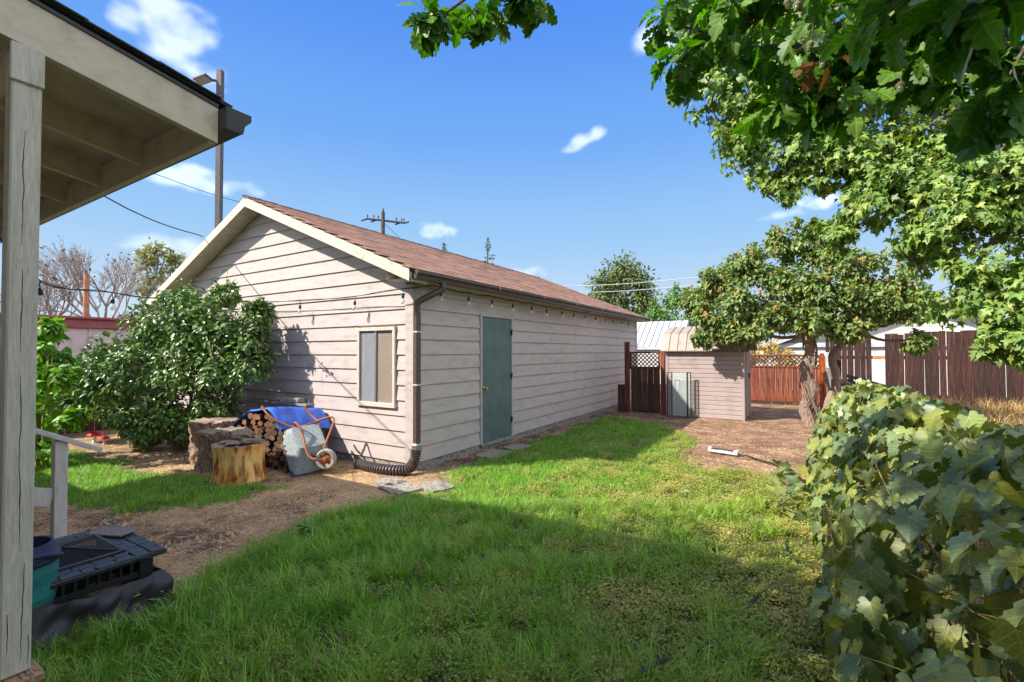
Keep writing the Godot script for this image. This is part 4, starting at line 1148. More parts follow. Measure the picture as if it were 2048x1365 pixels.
	mb.tube(V3([0, -0.1, 0, 0, 3, 0, 0, 5.2, 0, 0, 5.35, 0]), PackedFloat32Array([0.13, 0.12, 0.11, 0.09]), 9)
	put(mb, "shaft", M["stub_wood"], b)
	# overhead wires
	var wires := [
		["thick black cable sagging from the porch towards the garage ridge", V3([-4.6, 4.3, 1.2, -7.65, 3.62, -2.34, -9.36, 3.73, -4.30]), 0.009, "wire"],
		["thin black cable passing behind the light pole", V3([-29.6, 11.45, -7.0, -28.13, 10.77, -10.41, -26.62, 9.99, -13.84, -23.6, 9.3, -20.5]), 0.016, "wire"],
		["upper pale power line before the round tree", V3([-22, 7.3, -34.0, -15.71, 7.14, -36.79, -8.8, 7.36, -39.02, 6, 8.4, -43]), 0.03, "pale_wire"],
		["lower pale power line before the round tree", V3([-22, 6.7, -34.0, -15.13, 6.57, -37.03, -8.81, 6.75, -39.02, 6, 7.6, -43]), 0.03, "pale_wire"]]
	for w in wires:
		b = thing("overhead_wire", w[0], "wire")
		mb = MB.new()
		var cc := curve(w[1], 8)
		mb.tube(cc, flat_r(w[2], cc.size()), 5)
		put(mb, "strand", M[w[3]], b)

# ---------------------------------------------------------------- things in the yard
func tarp_y(x: float) -> float:
	if x < -6.7: return lerpf(0.42, 0.78, clampf((x + 7.32) / 0.62, 0, 1))
	if x < -6.22: return lerpf(0.78, 0.85, (x + 6.7) / 0.48)
	return lerpf(0.85, 0.57, pow(clampf((x + 6.22) / 0.29, 0, 1), 1.15))
func woodpile() -> void:
	# logs lie across, ends to the lawn, in rows that settle into one another
	var bark: Array[ArrayMesh] = []; var ends: Array[ArrayMesh] = []
	for k in 6:
		var r: float = [0.030, 0.036, 0.041, 0.046, 0.053, 0.060][k]
		var b := MB.new(); var e := MB.new()
		var sides := 9
		var ring := PackedFloat32Array()
		for s in sides: ring.append(r * rf(0.86, 1.08))
		if k >= 3: ring[rng.randi() % sides] *= 0.6      # split logs have a flat side
		for s in sides:
			var a0 := TAU * s / sides; var a1 := TAU * (s + 1) / sides
			var p := Vector3(cos(a0) * ring[s], sin(a0) * ring[s], 0); var q := Vector3(cos(a1) * ring[(s + 1) % sides], sin(a1) * ring[(s + 1) % sides], 0)
			var L := Vector3(0, 0, -0.62)
			b.quo(p, q, q + L, p + L, L * 0.5)
			e.tro(p * 0.93 + Vector3(0, 0, 0.002), q * 0.93 + Vector3(0, 0, 0.002), Vector3(0, 0, 0.003), L)
			b.tro(p + L, q + L, L, L * 0.5)
			b.quo(p, q, q * 0.93 + Vector3(0, 0, 0.002), p * 0.93 + Vector3(0, 0, 0.002), L)
		bark.append(b.mesh()); ends.append(e.mesh())
	var y := 0.04
	var row := 0
	while y < 0.80:
		var big := clampf((y - 0.15) / 0.6, 0.0, 1.0)
		var x := -7.2 + (0.05 if row % 2 else 0.0)
		while x < -5.80:
			var k := clampi(int(rf(0, 2.6) + big * 3.2), 0, 5)
			var r: float = [0.030, 0.036, 0.041, 0.046, 0.053, 0.060][k]
			if y + r + 0.03 > tarp_y(x + r) or (x > -6.0 and y > 0.5):
				x += r * 2.0
				continue
			var o := thing("firewood_log", "short firewood log stacked in the pile under the blue tarp", "firewood log", Vector3(x + r, y + rf(-0.012, 0.012), -3.72 + rf(-0.06, 0.05)), "firewood logs under the blue tarp")
			o.rotation = Vector3(rf(-0.05, 0.05), 0.30 + rf(-0.12, 0.12), rf(0, TAU))
			put_mesh(bark[k], "bark", M["log_bark"], o)
			put_mesh(ends[k], "cut_end", M["log_end%d" % mini(2, int(rf(0, 2.2) + (1.0 - big) * 1.2))], o)
			x += r * 2.0 + 0.004
		y += 0.074 + big * 0.022
		row += 1
	# tarp over the top and the end of the pile
	var t := thing("blue_tarp", "creased blue tarp draped over the firewood pile", "tarp")
	var mb := MB.new()
	var nu := 44; var nv := 26
	var P := func(i: int, j: int) -> Vector3:
		var u := float(i) / nu; var v := float(j) / nv       # u along x, v from front to wall
		var x := lerpf(-7.32, -5.93, u)
		var top := tarp_y(x) - 0.10 * v
		var z := lerpf(-3.69, -4.52, v)
		var w := 0.012 * nz.get_noise_2d(x * 6 + 3, z * 6) + 0.02 * nz.get_noise_2d(x * 2, z * 3)
		return Vector3(x + w, top + w * 0.9 - (0.03 if j == 0 else 0.0), z + w)
	mb.grid(P, nu, nv, Vector3(-6.6, 0.0, -4.0))
	put(mb, "sheet", M["tarp"], t)
	mb = MB.new()   # hem hanging down to the ground beside the barrow
	for k in 5:
		var a0 := -5.60 + k * 0.035
		mb.quad(Vector3(a0, 0.02, -3.60), Vector3(a0 + 0.035, 0.02 + 0.01 * (k % 2), -3.585 + 0.015 * (k % 2)), Vector3(a0 + 0.04, 0.075 + 0.01 * (k % 3), -3.60), Vector3(a0 + 0.01, 0.075, -3.63))
	put(mb, "hanging_corner", M["tarp"], t)
	var b := thing("plank", "grey weathered plank holding the tarp down along the wall", "plank")
	piece_x(b, "board", M["grey_wood"], turned(Vector3(-7.05, 0.80, -4.40), 0, 0.02, -0.015), Vector3(1.45, 0.035, 0.14), 0.004)
	b = thing("brick", "grey brown brick lying on the plank over the tarp", "brick", Vector3.ZERO, "bricks on the plank over the tarp")
	piece_x(b, "block", M["paver"], turned(Vector3(-6.75, 0.850, -4.40), 0, 0.1, 0), Vector3(0.40, 0.066, 0.12), 0.008)
	b = thing("brick", "grey brown brick lying on the plank over the tarp", "brick", Vector3.ZERO, "bricks on the plank over the tarp")
	piece_x(b, "block", M["paver"], turned(Vector3(-7.2, 0.855, -4.40), 0, -0.06, 0), Vector3(0.30, 0.066, 0.12), 0.008)
	b = thing("stake", "short black metal stake standing at the end of the plank", "stake")
	piece(b, "bar", M["dark_metal"], Vector3(-6.44, 0.0, -4.44), Vector3(-6.41, 0.89, -4.41), 0.003)

func wheelbarrow() -> void:
	var w := thing("wheelbarrow", "old upended wheelbarrow with a worn green tray and rusty tube handles", "wheelbarrow")
	var n := Vector3(0.641, 0.731, 0.233).normalized()
	var TL := Vector3(-6.05, 0.53, -3.75); var TR := Vector3(-5.88, 0.55, -4.27); var BR := Vector3(-5.37, 0.05, -4.11); var BL := Vector3(-5.51, 0.01, -3.60)
	# tray: rim below, its floor pushed towards the viewer
	var mb := MB.new()
	var N := 10
	var rim: Array[Vector3] = []; var flo: Array[Vector3] = []
	var inset := [[0.17, 0.17], [0.83, 0.17], [0.80, 0.66], [0.20, 0.66]]
	var bil := func(u: float, v: float) -> Vector3: return TL.lerp(TR, u).lerp(BL.lerp(BR, u), v)
	var m := 28
	for k in m:
		var a := TAU * k / m + 0.1
		var e := 0.22
		var cx := signf(cos(a)) * pow(absf(cos(a)), e); var cy := signf(sin(a)) * pow(absf(sin(a)), e)
		rim.append(bil.call(0.5 + cx * 0.5, 0.5 + cy * 0.5))
		var e2 := 0.34
		cx = signf(cos(a)) * pow(absf(cos(a)), e2); cy = signf(sin(a)) * pow(absf(sin(a)), e2)
		flo.append(bil.call(0.5 + cx * 0.33, 0.42 + cy * 0.27) + n * (0.21 + 0.03 * cy))
	var ctr := Vector3.ZERO
	for p in flo: ctr += p / m
	var deep := ctr - n * 0.3
	for k in m:
		var k2 := (k + 1) % m
		mb.quo(rim[k], rim[k2], flo[k2], flo[k], deep)
		mb.tro(flo[k], flo[k2], ctr, deep)
		mb.quo(rim[k] - n * 0.003, rim[k2] - n * 0.003, flo[k2] - n * 0.006, flo[k] - n * 0.006, ctr + n)
	put(mb, "tray", M["barrow_tray"], w)
	mb = MB.new()
	var loop := PackedVector3Array(rim); loop.append(rim[0])
	mb.tube(loop, flat_r(0.011, loop.size()), 6, false)
	put(mb, "rim", M["bin_grey"], w)
	# handles and legs of bent tube
	var q := 0.20
	for pts in [
		V3([-6.24, 0.86, -3.62, -6.07, 0.72, -3.65, -5.90, 0.60, -3.78, -5.80, 0.56, -3.86, -5.62, 0.40, -3.86, -5.42, 0.24, -3.84]),
		V3([-5.98, 0.82, -4.08, -5.86, 0.70, -4.12, -5.74, 0.62, -4.13, -5.62, 0.46, -4.10, -5.42, 0.26, -4.02])]:
		mb = MB.new()
		var c := curve(pts, 5)
		mb.tube(c, flat_r(0.0155, c.size()), 8)
		put(mb, "handle", M["rust_tube"], w)
	for pts in [
		V3([-5.82, 0.60, -3.84, -5.76, 0.655, -3.80, -5.68, 0.62, -3.80, -5.60, 0.53, -3.80, -5.45, 0.34, -3.75, -5.36, 0.25, -3.75, -5.27, 0.215, -3.79, -5.25, 0.215, -3.85]),
		V3([-5.76, 0.63, -4.13, -5.68, 0.665, -4.18, -5.60, 0.685, -4.24, -5.55, 0.65, -4.25, -5.50, 0.56, -4.18, -5.36, 0.33, -3.95, -5.30, 0.25, -3.90])]:
		mb = MB.new()
		var c := curve(pts, 5)
		mb.tube(c, flat_r(0.0145, c.size()), 8)
		put(mb, "leg", M["rust_tube"], w)
	mb = MB.new()
	mb.rod(Vector3(-5.81, 0.575, -3.86), Vector3(-5.73, 0.635, -4.15), 0.012, 7)
	put(mb, "cross_bar", M["rust_tube"], w)
	var wheel := Node3D.new()
	wheel.name = "wheel"; w.add_child(wheel)
	var ax := Vector3(0.52, 0.06, 0.85).normalized()
	var bx := Basis(ax.cross(Vector3.UP).normalized(), ax, ax.cross(ax.cross(Vector3.UP)).normalized())
	var o := Vector3(-5.285, 0.20, -3.93)
	mb = MB.new()
	mb.lathe(Transform3D(bx, o), [[0.085, -0.03], [0.115, -0.036], [0.132, -0.02], [0.136, 0.0], [0.132, 0.02], [0.115, 0.036], [0.085, 0.03]], 24)
	put(mb, "tyre", M["tyre"], wheel)
	mb = MB.new()
	mb.lathe(Transform3D(bx, o), [[0.0, -0.05], [0.02, -0.05], [0.022, -0.025], [0.06, -0.012], [0.088, -0.028], [0.090, 0.0], [0.088, 0.028], [0.06, 0.012], [0.022, 0.025], [0.02, 0.05], [0.0, 0.05]], 20)
	put(mb, "hub", M["rust_tube"], wheel)

func stumps() -> void:
	var list := [
		["debarked orange yellow stump with flat stones on its top", Vector3(-6.03, 0, -3.22), 0.285, 0.45, "stump_bare", 0.05],
		["rough barked stump between the bare stump and the shrub", Vector3(-6.84, 0, -3.42), 0.28, 0.52, "stump_bark", 0.13],
		["gnarled dark barked stump half under the shrub", Vector3(-7.48, 0, -3.62), 0.31, 0.58, "stump_bark", 0.13]]
	for s in list:
		var o := thing("tree_stump", s[0], "stump", s[1], "stumps by the woodpile")
		var r: float = s[2]; var h: float = s[3]; var b: float = s[5]
		var sides := 72; var rows := 16
		var f := FastNoiseLite.new()
		f.seed = int(r * 1000); f.frequency = 1.6
		var P := func(k: int, j: int) -> Vector3:
			var a := TAU * (k % sides) / sides; var v := float(j) / rows
			var flare := 1.0 + 0.16 * pow(1.0 - v, 3.0) - 0.07 * sin(v * PI) + (0.05 if s[4] == "stump_bare" else 0.0) * v
			var groove := b * f.get_noise_3d(cos(a) * 3.2, v * 0.9, sin(a) * 3.2) + b * 0.5 * sin(a * 21.0 + f.get_noise_2d(v * 2, a) * 6.0) * (1.0 if s[4] == "stump_bark" else 0.15)
			return Vector3(cos(a), 0, sin(a)) * r * flare * (1.0 + groove) + Vector3(0, -0.04 + (h + 0.04) * v + (0.03 * f.get_noise_2d(cos(a) * 2, sin(a) * 2) if j == rows else 0.0), 0)
		var mb := MB.new()
		mb.grid(P, sides, rows, Vector3(0, h * 0.5, 0))
		put(mb, "trunk", M[s[4]], o)
		mb = MB.new()
		for k in sides:
			var p: Vector3 = P.call(k, rows); var q: Vector3 = P.call(k + 1, rows)
			mb.tro(p, q, Vector3(0, h - 0.01, 0), Vector3(0, -1, 0))
		put(mb, "cut_top", M["stump_top"], o)
	# stones lying on the bare stump
	var rocks := [[Vector3(-6.15, 0.53, -3.32), Vector3(0.17, 0.085, 0.12), 0.25, "lumpy tan rock resting on the bare stump"], [Vector3(-6.02, 0.475, -3.14), Vector3(0.13, 0.018, 0.08), 0.2, ""], [Vector3(-5.90, 0.49, -3.24), Vector3(0.14, 0.028, 0.07), 0.25, ""], [Vector3(-5.95, 0.478, -3.07), Vector3(0.10, 0.014, 0.06), 0.2, ""], [Vector3(-5.86, 0.495, -3.34), Vector3(0.10, 0.022, 0.05), 0.2, ""], [Vector3(-6.18, 0.47, -3.12), Vector3(0.09, 0.013, 0.06), 0.2, ""]]
	for k in rocks.size():
		var q: Array = rocks[k]
		var o := put(rock(q[1], q[2], 30 + k), "stone" if k else "rock", M["rock"], self)
		o.position = q[0]; o.rotation = Vector3(rf(-0.08, 0.08), rf(0, 6), rf(-0.08, 0.08))
		if k == 0: tag(o, q[3], "rock")
		else: tag(o, "thin flat tan stone chip on the bare stump", "stone", "stone chips on the bare stump")
func rock(s: Vector3, rough: float, seed_: int) -> MB:
	var f := FastNoiseLite.new()
	f.seed = seed_; f.frequency = 0.9
	var mb := MB.new()
	var nu := 12; var nv := 7
	var P := func(i: int, j: int) -> Vector3:
		var a := TAU * (i % nu) / nu; var b := PI * j / nv - PI / 2
		var d := Vector3(cos(a) * cos(b), sin(b), sin(a) * cos(b))
		return d * s * (1.0 + rough * f.get_noise_3dv(d * 2.0) * 1.6)
	for i in nu:
		for j in nv: mb.quo(P.call(i, j), P.call(i + 1, j), P.call(i + 1, j + 1), P.call(i, j + 1), Vector3.ZERO)
	return mb
func slab(poly: PackedVector2Array, h: float) -> MB:
	var mb := MB.new()
	mb.prism(poly, Transform3D(Basis(Vector3(1, 0, 0), Vector3(0, 0, 1), Vector3(0, 1, 0)), Vector3.ZERO), -0.02, h)
	return mb
func stones() -> void:
	var l := [
		[V(-3.98, -3.95), 0.26, 0.19, 0.05, "flat grey paving stone in the straw by the drain pipe"],
		[V(-3.66, -4.22), 0.22, 0.17, 0.05, "flat grey paving stone at the edge of the lawn by the garage corner"],
		[V(-4.25, -4.06), 0.20, 0.16, 0.045, "grey paving stone half under the drain pipe"],
		[V(-4.03, -5.98), 0.20, 0.30, 0.05, "grey brown stepping stone before the garage door"],
		[V(-4.00, -6.62), 0.17, 0.24, 0.05, "grey brown stepping stone beyond the one before the door"]]
	for s in l:
		var o := thing("paving_stone", s[4], "paving stone", Vector3(s[0].x, 0.012, s[0].y), "paving stones by the garage")
		var poly := PackedVector2Array()
		for k in 9:
			var a := TAU * k / 9
			var e := 0.45
			poly.append(V(signf(cos(a)) * pow(absf(cos(a)), e) * s[1] * rf(0.9, 1.05), signf(sin(a)) * pow(absf(sin(a)), e) * s[2] * rf(0.9, 1.05)))
		o.rotation.y = rf(-0.4, 0.4)
		put(slab(poly, 0.02), "slab", M["paver"], o)

func fire_pit() -> void:
	var f := thing("fire_pit_table", "black square fire pit table with slate tiles under a slipped cover", "fire pit")
	var x0 := -4.24; var x1 := -3.43; var z0 := -1.385; var z1 := -0.55; var y := 0.36
	var bw := 0.155
	# frame under the tiles
	for e in [[x0, x1, z0, z0 + bw], [x0, x1, z1 - bw, z1], [x0, x0 + bw, z0 + bw, z1 - bw], [x1 - bw, x1, z0 + bw, z1 - bw]]:
		piece(f, "top_rail", M["black_plastic"], Vector3(e[0], y - 0.03, e[2]), Vector3(e[1], y - 0.006, e[3]), 0.004)
	# irregular slate tiles round the border
	var lines := func(a: float, b: float, n: int) -> Array:
		var o := [a]
		for k in n - 1: o.append(lerpf(a, b, (k + 1.0) / n) + rf(-0.02, 0.02))
		o.append(b)
		return o
	for side in 4:
		var horiz := side < 2
		var a := x0 if horiz else z0 + bw; var b := x1 if horiz else z1 - bw
		var c0: float = [z0, z1 - bw, x0, x1 - bw][side]
		for r in 2:
			var ls: Array = lines.call(a, b, 8 if horiz else 6)
			for k in ls.size() - 1:
				var u0: float = ls[k] + 0.003; var u1: float = ls[k + 1] - 0.003
				var w0 := c0 + r * bw * 0.5 + 0.003; var w1 := c0 + (r + 1) * bw * 0.5 - 0.003
				var sk := rf(-0.012, 0.012); var sk2 := rf(-0.012, 0.012)
				var poly := PackedVector2Array([V(u0 + sk, w0), V((u0 + u1) * 0.5, w0 + rf(-0.001, 0.006)), V(u1 + sk2, w0), V(u1 - sk2, w1), V((u0 + u1) * 0.5, w1 - rf(-0.001, 0.006)), V(u0 - sk, w1)])
				if not horiz:
					for q in poly.size(): poly[q] = V(poly[q].y, poly[q].x)
				var o := put(slab(poly, 0.006), "tile", M["slate"], f)
				o.position.y = y - 0.004
	# inner rim and spark screen
	for e in [[x0 + bw, x1 - bw, z0 + bw, z0 + bw + 0.02], [x0 + bw, x1 - bw, z1 - bw - 0.02, z1 - bw], [x0 + bw, x0 + bw + 0.02, z0 + bw + 0.02, z1 - bw - 0.02], [x1 - bw - 0.02, x1 - bw, z0 + bw + 0.02, z1 - bw - 0.02]]:
		piece(f, "inner_rim", M["black_plastic"], Vector3(e[0], y - 0.02, e[2]), Vector3(e[1], y + 0.016, e[3]), 0.004)
	var bowl := MB.new()
	bowl.lathe(at(Vector3((x0 + x1) * 0.5, 0.13, (z0 + z1) * 0.5)), [[0.0, 0.0], [0.15, 0.02], [0.24, 0.10], [0.26, 0.2]], 24)
	put(bowl, "bowl", M["black_plastic"], f)
	var mb := MB.new()
	var cx := (x0 + x1) * 0.5; var cz := (z0 + z1) * 0.5; var hw := (x1 - x0) * 0.5 - bw - 0.025; var hz := (z1 - z0) * 0.5 - bw - 0.025
	var dome := func(u: float, v: float) -> Vector3: return Vector3(cx + u * hw, y + 0.012 + 0.05 * (1.0 - maxf(absf(u), absf(v))), cz + v * hz)
	for k in 37:
		var u := -1.0 + k / 18.0
		var p := PackedVector3Array(); var q := PackedVector3Array()
		for j in 9:
			var v := -1.0 + j / 4.0
			p.append(dome.call(u, v)); q.append(dome.call(v, u))
		mb.tube(p, flat_r(0.0013, 9), 3, false); mb.tube(q, flat_r(0.0013, 9), 3, false)
	put(mb, "wire_mesh", M["dark_metal"], f, "stuff")
	for s in [[-1, -1], [1, -1], [1, 1], [-1, 1]]:
		mb = MB.new()
		mb.rod(dome.call(s[0], s[1]), dome.call(0, 0) + Vector3(0, 0.004, 0), 0.006, 6)
		put(mb, "screen_rib", M["dark_metal"], f)
	# legs, grille and lower shelf
	for p in [[x0 + 0.05, z0 + 0.05], [x1 - 0.12, z0 + 0.05], [x0 + 0.05, z1 - 0.12], [x1 - 0.12, z1 - 0.12]]:
		piece(f, "leg", M["black_plastic"], Vector3(p[0], -0.02, p[1]), Vector3(p[0] + 0.07, y - 0.03, p[1] + 0.07), 0.004)
	for e in [[x1 - 0.08, x1 - 0.06, z0 + 0.12, z1 - 0.12], [x0 + 0.06, x0 + 0.08, z0 + 0.12, z1 - 0.12], [x0 + 0.12, x1 - 0.12, z0 + 0.07, z0 + 0.09], [x0 + 0.12, x1 - 0.12, z1 - 0.09, z1 - 0.07]]:
		piece(f, "grille_rail", M["black_plastic"], Vector3(e[0], 0.215, e[2]), Vector3(e[1], 0.25, e[3]), 0.003)
	for k in 11:
		piece(f, "grille_bar", M["black_plastic"], Vector3(x1 - 0.078, 0.25, z0 + 0.15 + k * 0.052), Vector3(x1 - 0.062, y - 0.03, z0 + 0.165 + k * 0.052), 0.002)
		piece(f, "grille_bar", M["black_plastic"], Vector3(x0 + 0.15 + k * 0.048, 0.25, z0 + 0.072), Vector3(x0 + 0.165 + k * 0.048, y - 0.03, z0 + 0.088), 0.002)
	# cover slipped down round the legs
	var c := thing("table_cover", "wrinkled dark grey cover slipped down round the fire pit legs", "cover")
	mb = MB.new()
	var loop := [Vector3(x1 + 0.02, 0, z1 + 0.04), Vector3(x1 + 0.02, 0, z0 - 0.02), Vector3(x0 - 0.02, 0, z0 - 0.02), Vector3(x0 - 0.02, 0, z1 + 0.04)]
	var nu := 160; var nv := 14
	var Q := func(i: int, j: int) -> Vector3:
		var t := fposmod(float(i) / nu * 4.0, 4.0)
		var k := int(t) % 4
		var p: Vector3 = loop[k].lerp(loop[(k + 1) % 4], t - floorf(t))
		var v := float(j) / nv
		var out := Vector3(p.x - cx, 0, p.z - cz).normalized()
		var top := 0.185 + 0.05 * sin(t * 1.9 + 0.6) + 0.02 * sin(t * 7.0)
		var fold := 0.022 * sin(v * 7.0 + t * 3.1) + 0.014 * sin(t * 19.0 + v * 4.0) + 0.010 * sin(t * 41.0 - v * 9.0)
		return p + out * (fold - 0.03 * v + 0.035 * (1.0 - v)) + Vector3(0, 0.004 + top * v, 0)
	mb.grid(Q, nu, nv, Vector3(cx, 0.1, cz))
	put(mb, "cloth", M["cover_cloth"], c)
	c = thing("paper_sheet", "pale grey folded sheet lying on the fire pit corner", "sheet")
	piece_x(c, "sheet", M["grey_wood"], turned(Vector3(-4.02, y + 0.016, -1.30), 0.05, 0.35, 0.03), Vector3(0.30, 0.012, 0.13), 0.003)
	# soft bin beside it
	var b := thing("garden_bin", "soft tub with navy rim, teal band and dark grey base", "tub", Vector3(-3.54, 0, -0.74))
	var xf := Transform3D(Basis.from_euler(Vector3(0.0, 0, 0.03)), Vector3.ZERO)
	mb = MB.new()
	mb.lathe(xf, [[0.0, 0.0], [0.115, 0.0], [0.13, 0.03], [0.145, 0.16], [0.155, 0.27]], 28)
	put(mb, "base", M["bin_grey"], b)
	mb = MB.new()
	mb.lathe(xf, [[0.156, 0.268], [0.163, 0.30], [0.160, 0.36], [0.168, 0.42], [0.165, 0.475]], 28)
	put(mb, "band", M["teal"], b)
	mb = MB.new()
	mb.lathe(xf, [[0.170, 0.47], [0.178, 0.485], [0.176, 0.51], [0.160, 0.525], [0.150, 0.555], [0.145, 0.575], [0.136, 0.572], [0.138, 0.54], [0.135, 0.45], [0.0, 0.40]], 28)
	put(mb, "rim", M["navy"], b)
	mb = MB.new()
	var hp := curve(V3([0.10, 0.50, -0.15, 0.165, 0.535, -0.08, 0.185, 0.55, 0.0, 0.16, 0.535, 0.09]), 5)
	mb.tube(hp, flat_r(0.014, hp.size()), 8)
	put(mb, "handle", M["navy"], b)

func small_things() -> void:
	# sprinkler and hoses
	var s := thing("lawn_sprinkler", "white and black oscillating sprinkler lying on the mulch", "sprinkler", Vector3(-1.04, 0.02, -7.86))
	s.rotation.y = -0.21
	piece(s, "base", M["white_plastic"], Vector3(-0.21, 0.0, -0.035), Vector3(0.21, 0.035, 0.035), 0.01)
	piece(s, "end_cap", M["white_plastic"], Vector3(-0.22, 0.0, -0.045), Vector3(-0.17, 0.075, 0.045), 0.012)
	piece(s, "end_cap", M["white_plastic"], Vector3(0.16, 0.0, -0.045), Vector3(0.22, 0.07, 0.045), 0.012)
	var mb := MB.new()
	mb.tube(V3([-0.17, 0.06, 0.0, 0, 0.072, 0, 0.17, 0.06, 0]), flat_r(0.017, 3), 8)
	put(mb, "spray_bar", M["dark_metal"], s)
	piece(s, "tab", M["red_gloss"], Vector3(0.13, 0.06, -0.04), Vector3(0.165, 0.085, -0.015), 0.004)
	var h := thing("garden_hose", "black hose running from the sprinkler to the vine", "hose")
	mb = MB.new()
	var c := curve(V3([-0.82, 0.04, -7.82, -0.70, 0.035, -7.78, -0.55, 0.03, -7.62, -0.36, 0.03, -7.45, -0.27, 0.03, -7.2, -0.28, 0.03, -6.9, -0.2, 0.03, -6.4]), 6)
	mb.tube(c, flat_r(0.011, c.size()), 8)
	put(mb, "tube", M["hose_green"], h)
	h = thing("garden_hose", "dark green hose curving through the lawn along the vine", "hose")
	mb = MB.new()
	c = curve(V3([-0.2, 0.04, -6.3, -0.12, 0.045, -5.6, -0.13, 0.05, -5.0, -0.11, 0.055, -4.3, -0.17, 0.055, -3.65, -0.38, 0.065, -2.85, -0.63, 0.075, -2.3, -0.95, 0.075, -1.85]), 8)
	for k in c.size(): c[k] += Vector3(0.012 * sin(k * 0.5), -0.016 + 0.022 * sin(k * 0.83) * sin(k * 0.31), 0)
	mb.tube(c, flat_r(0.0115, c.size()), 8)
	put(mb, "tube", M["hose_green"], h)
	# toadstool ornaments
	for k in 2:
		var t := thing("toadstool_ornament", ["red capped toadstool ornament on a white stem before the old fence", "smaller red toadstool ornament tucked under the shrub"][k], "ornament", [Vector3(-10.6, 0, -3.16), Vector3(-10.3, 0, -3.2)][k])
		var f: float = [0.85, 0.6][k]
		mb = MB.new()
		mb.lathe(Transform3D(Basis.IDENTITY.scaled(Vector3(f, f, f)), Vector3.ZERO), [[0.05, 0.0], [0.035, 0.06], [0.03, 0.17]], 12)
		put(mb, "stem", M["white_plastic"], t)
		mb = MB.new()
		mb.lathe(Transform3D(Basis.IDENTITY.scaled(Vector3(f, f, f)), Vector3.ZERO), [[0.03, 0.165], [0.13, 0.16], [0.135, 0.175], [0.11, 0.22], [0.06, 0.25], [0.0, 0.26]], 18)
		put(mb, "cap", M["red_gloss"], t)
	# fallen leaves
	var spots := [V(-6.1, -2.55), V(-5.2, -2.35), V(-1.3, -4.35), V(-0.55, -4.4), V(-1.9, -3.2), V(-2.6, -2.9), V(-3.6, -2.2), V(-0.9, -5.3), V(-1.05, -5.4), V(-0.7, -5.35), V(-2.9, -2.05), V(-4.7, -3.4)]
	var lm := [leaf_mesh(OVAL, 0.3, 0.4, Color(0.50, 0.36, 0.16), true), leaf_mesh(OVAL, 0.2, 0.6, Color(0.55, 0.50, 0.42), true), leaf_mesh(OVAL, 0.3, 0.4, Color(0.22, 0.30, 0.14), true)]
	for k in spots.size():
		var o := put_mesh(lm[k % 3], "fallen_leaf", M["leaf_plain"], self)
		tag(o, ["tan dry leaf lying on the ground", "pale curled leaf lying on the ground", "dull green leaf lying on the grass"][k % 3], "leaf", "fallen leaves on the ground")
		o.position = Vector3(spots[k].x, 0.06 if k > 1 else 0.035, spots[k].y)
		o.rotation = Vector3(rf(-0.3, 0.3), rf(0, 6), rf(-0.3, 0.3))
		o.scale = Vector3.ONE * rf(0.07, 0.11)

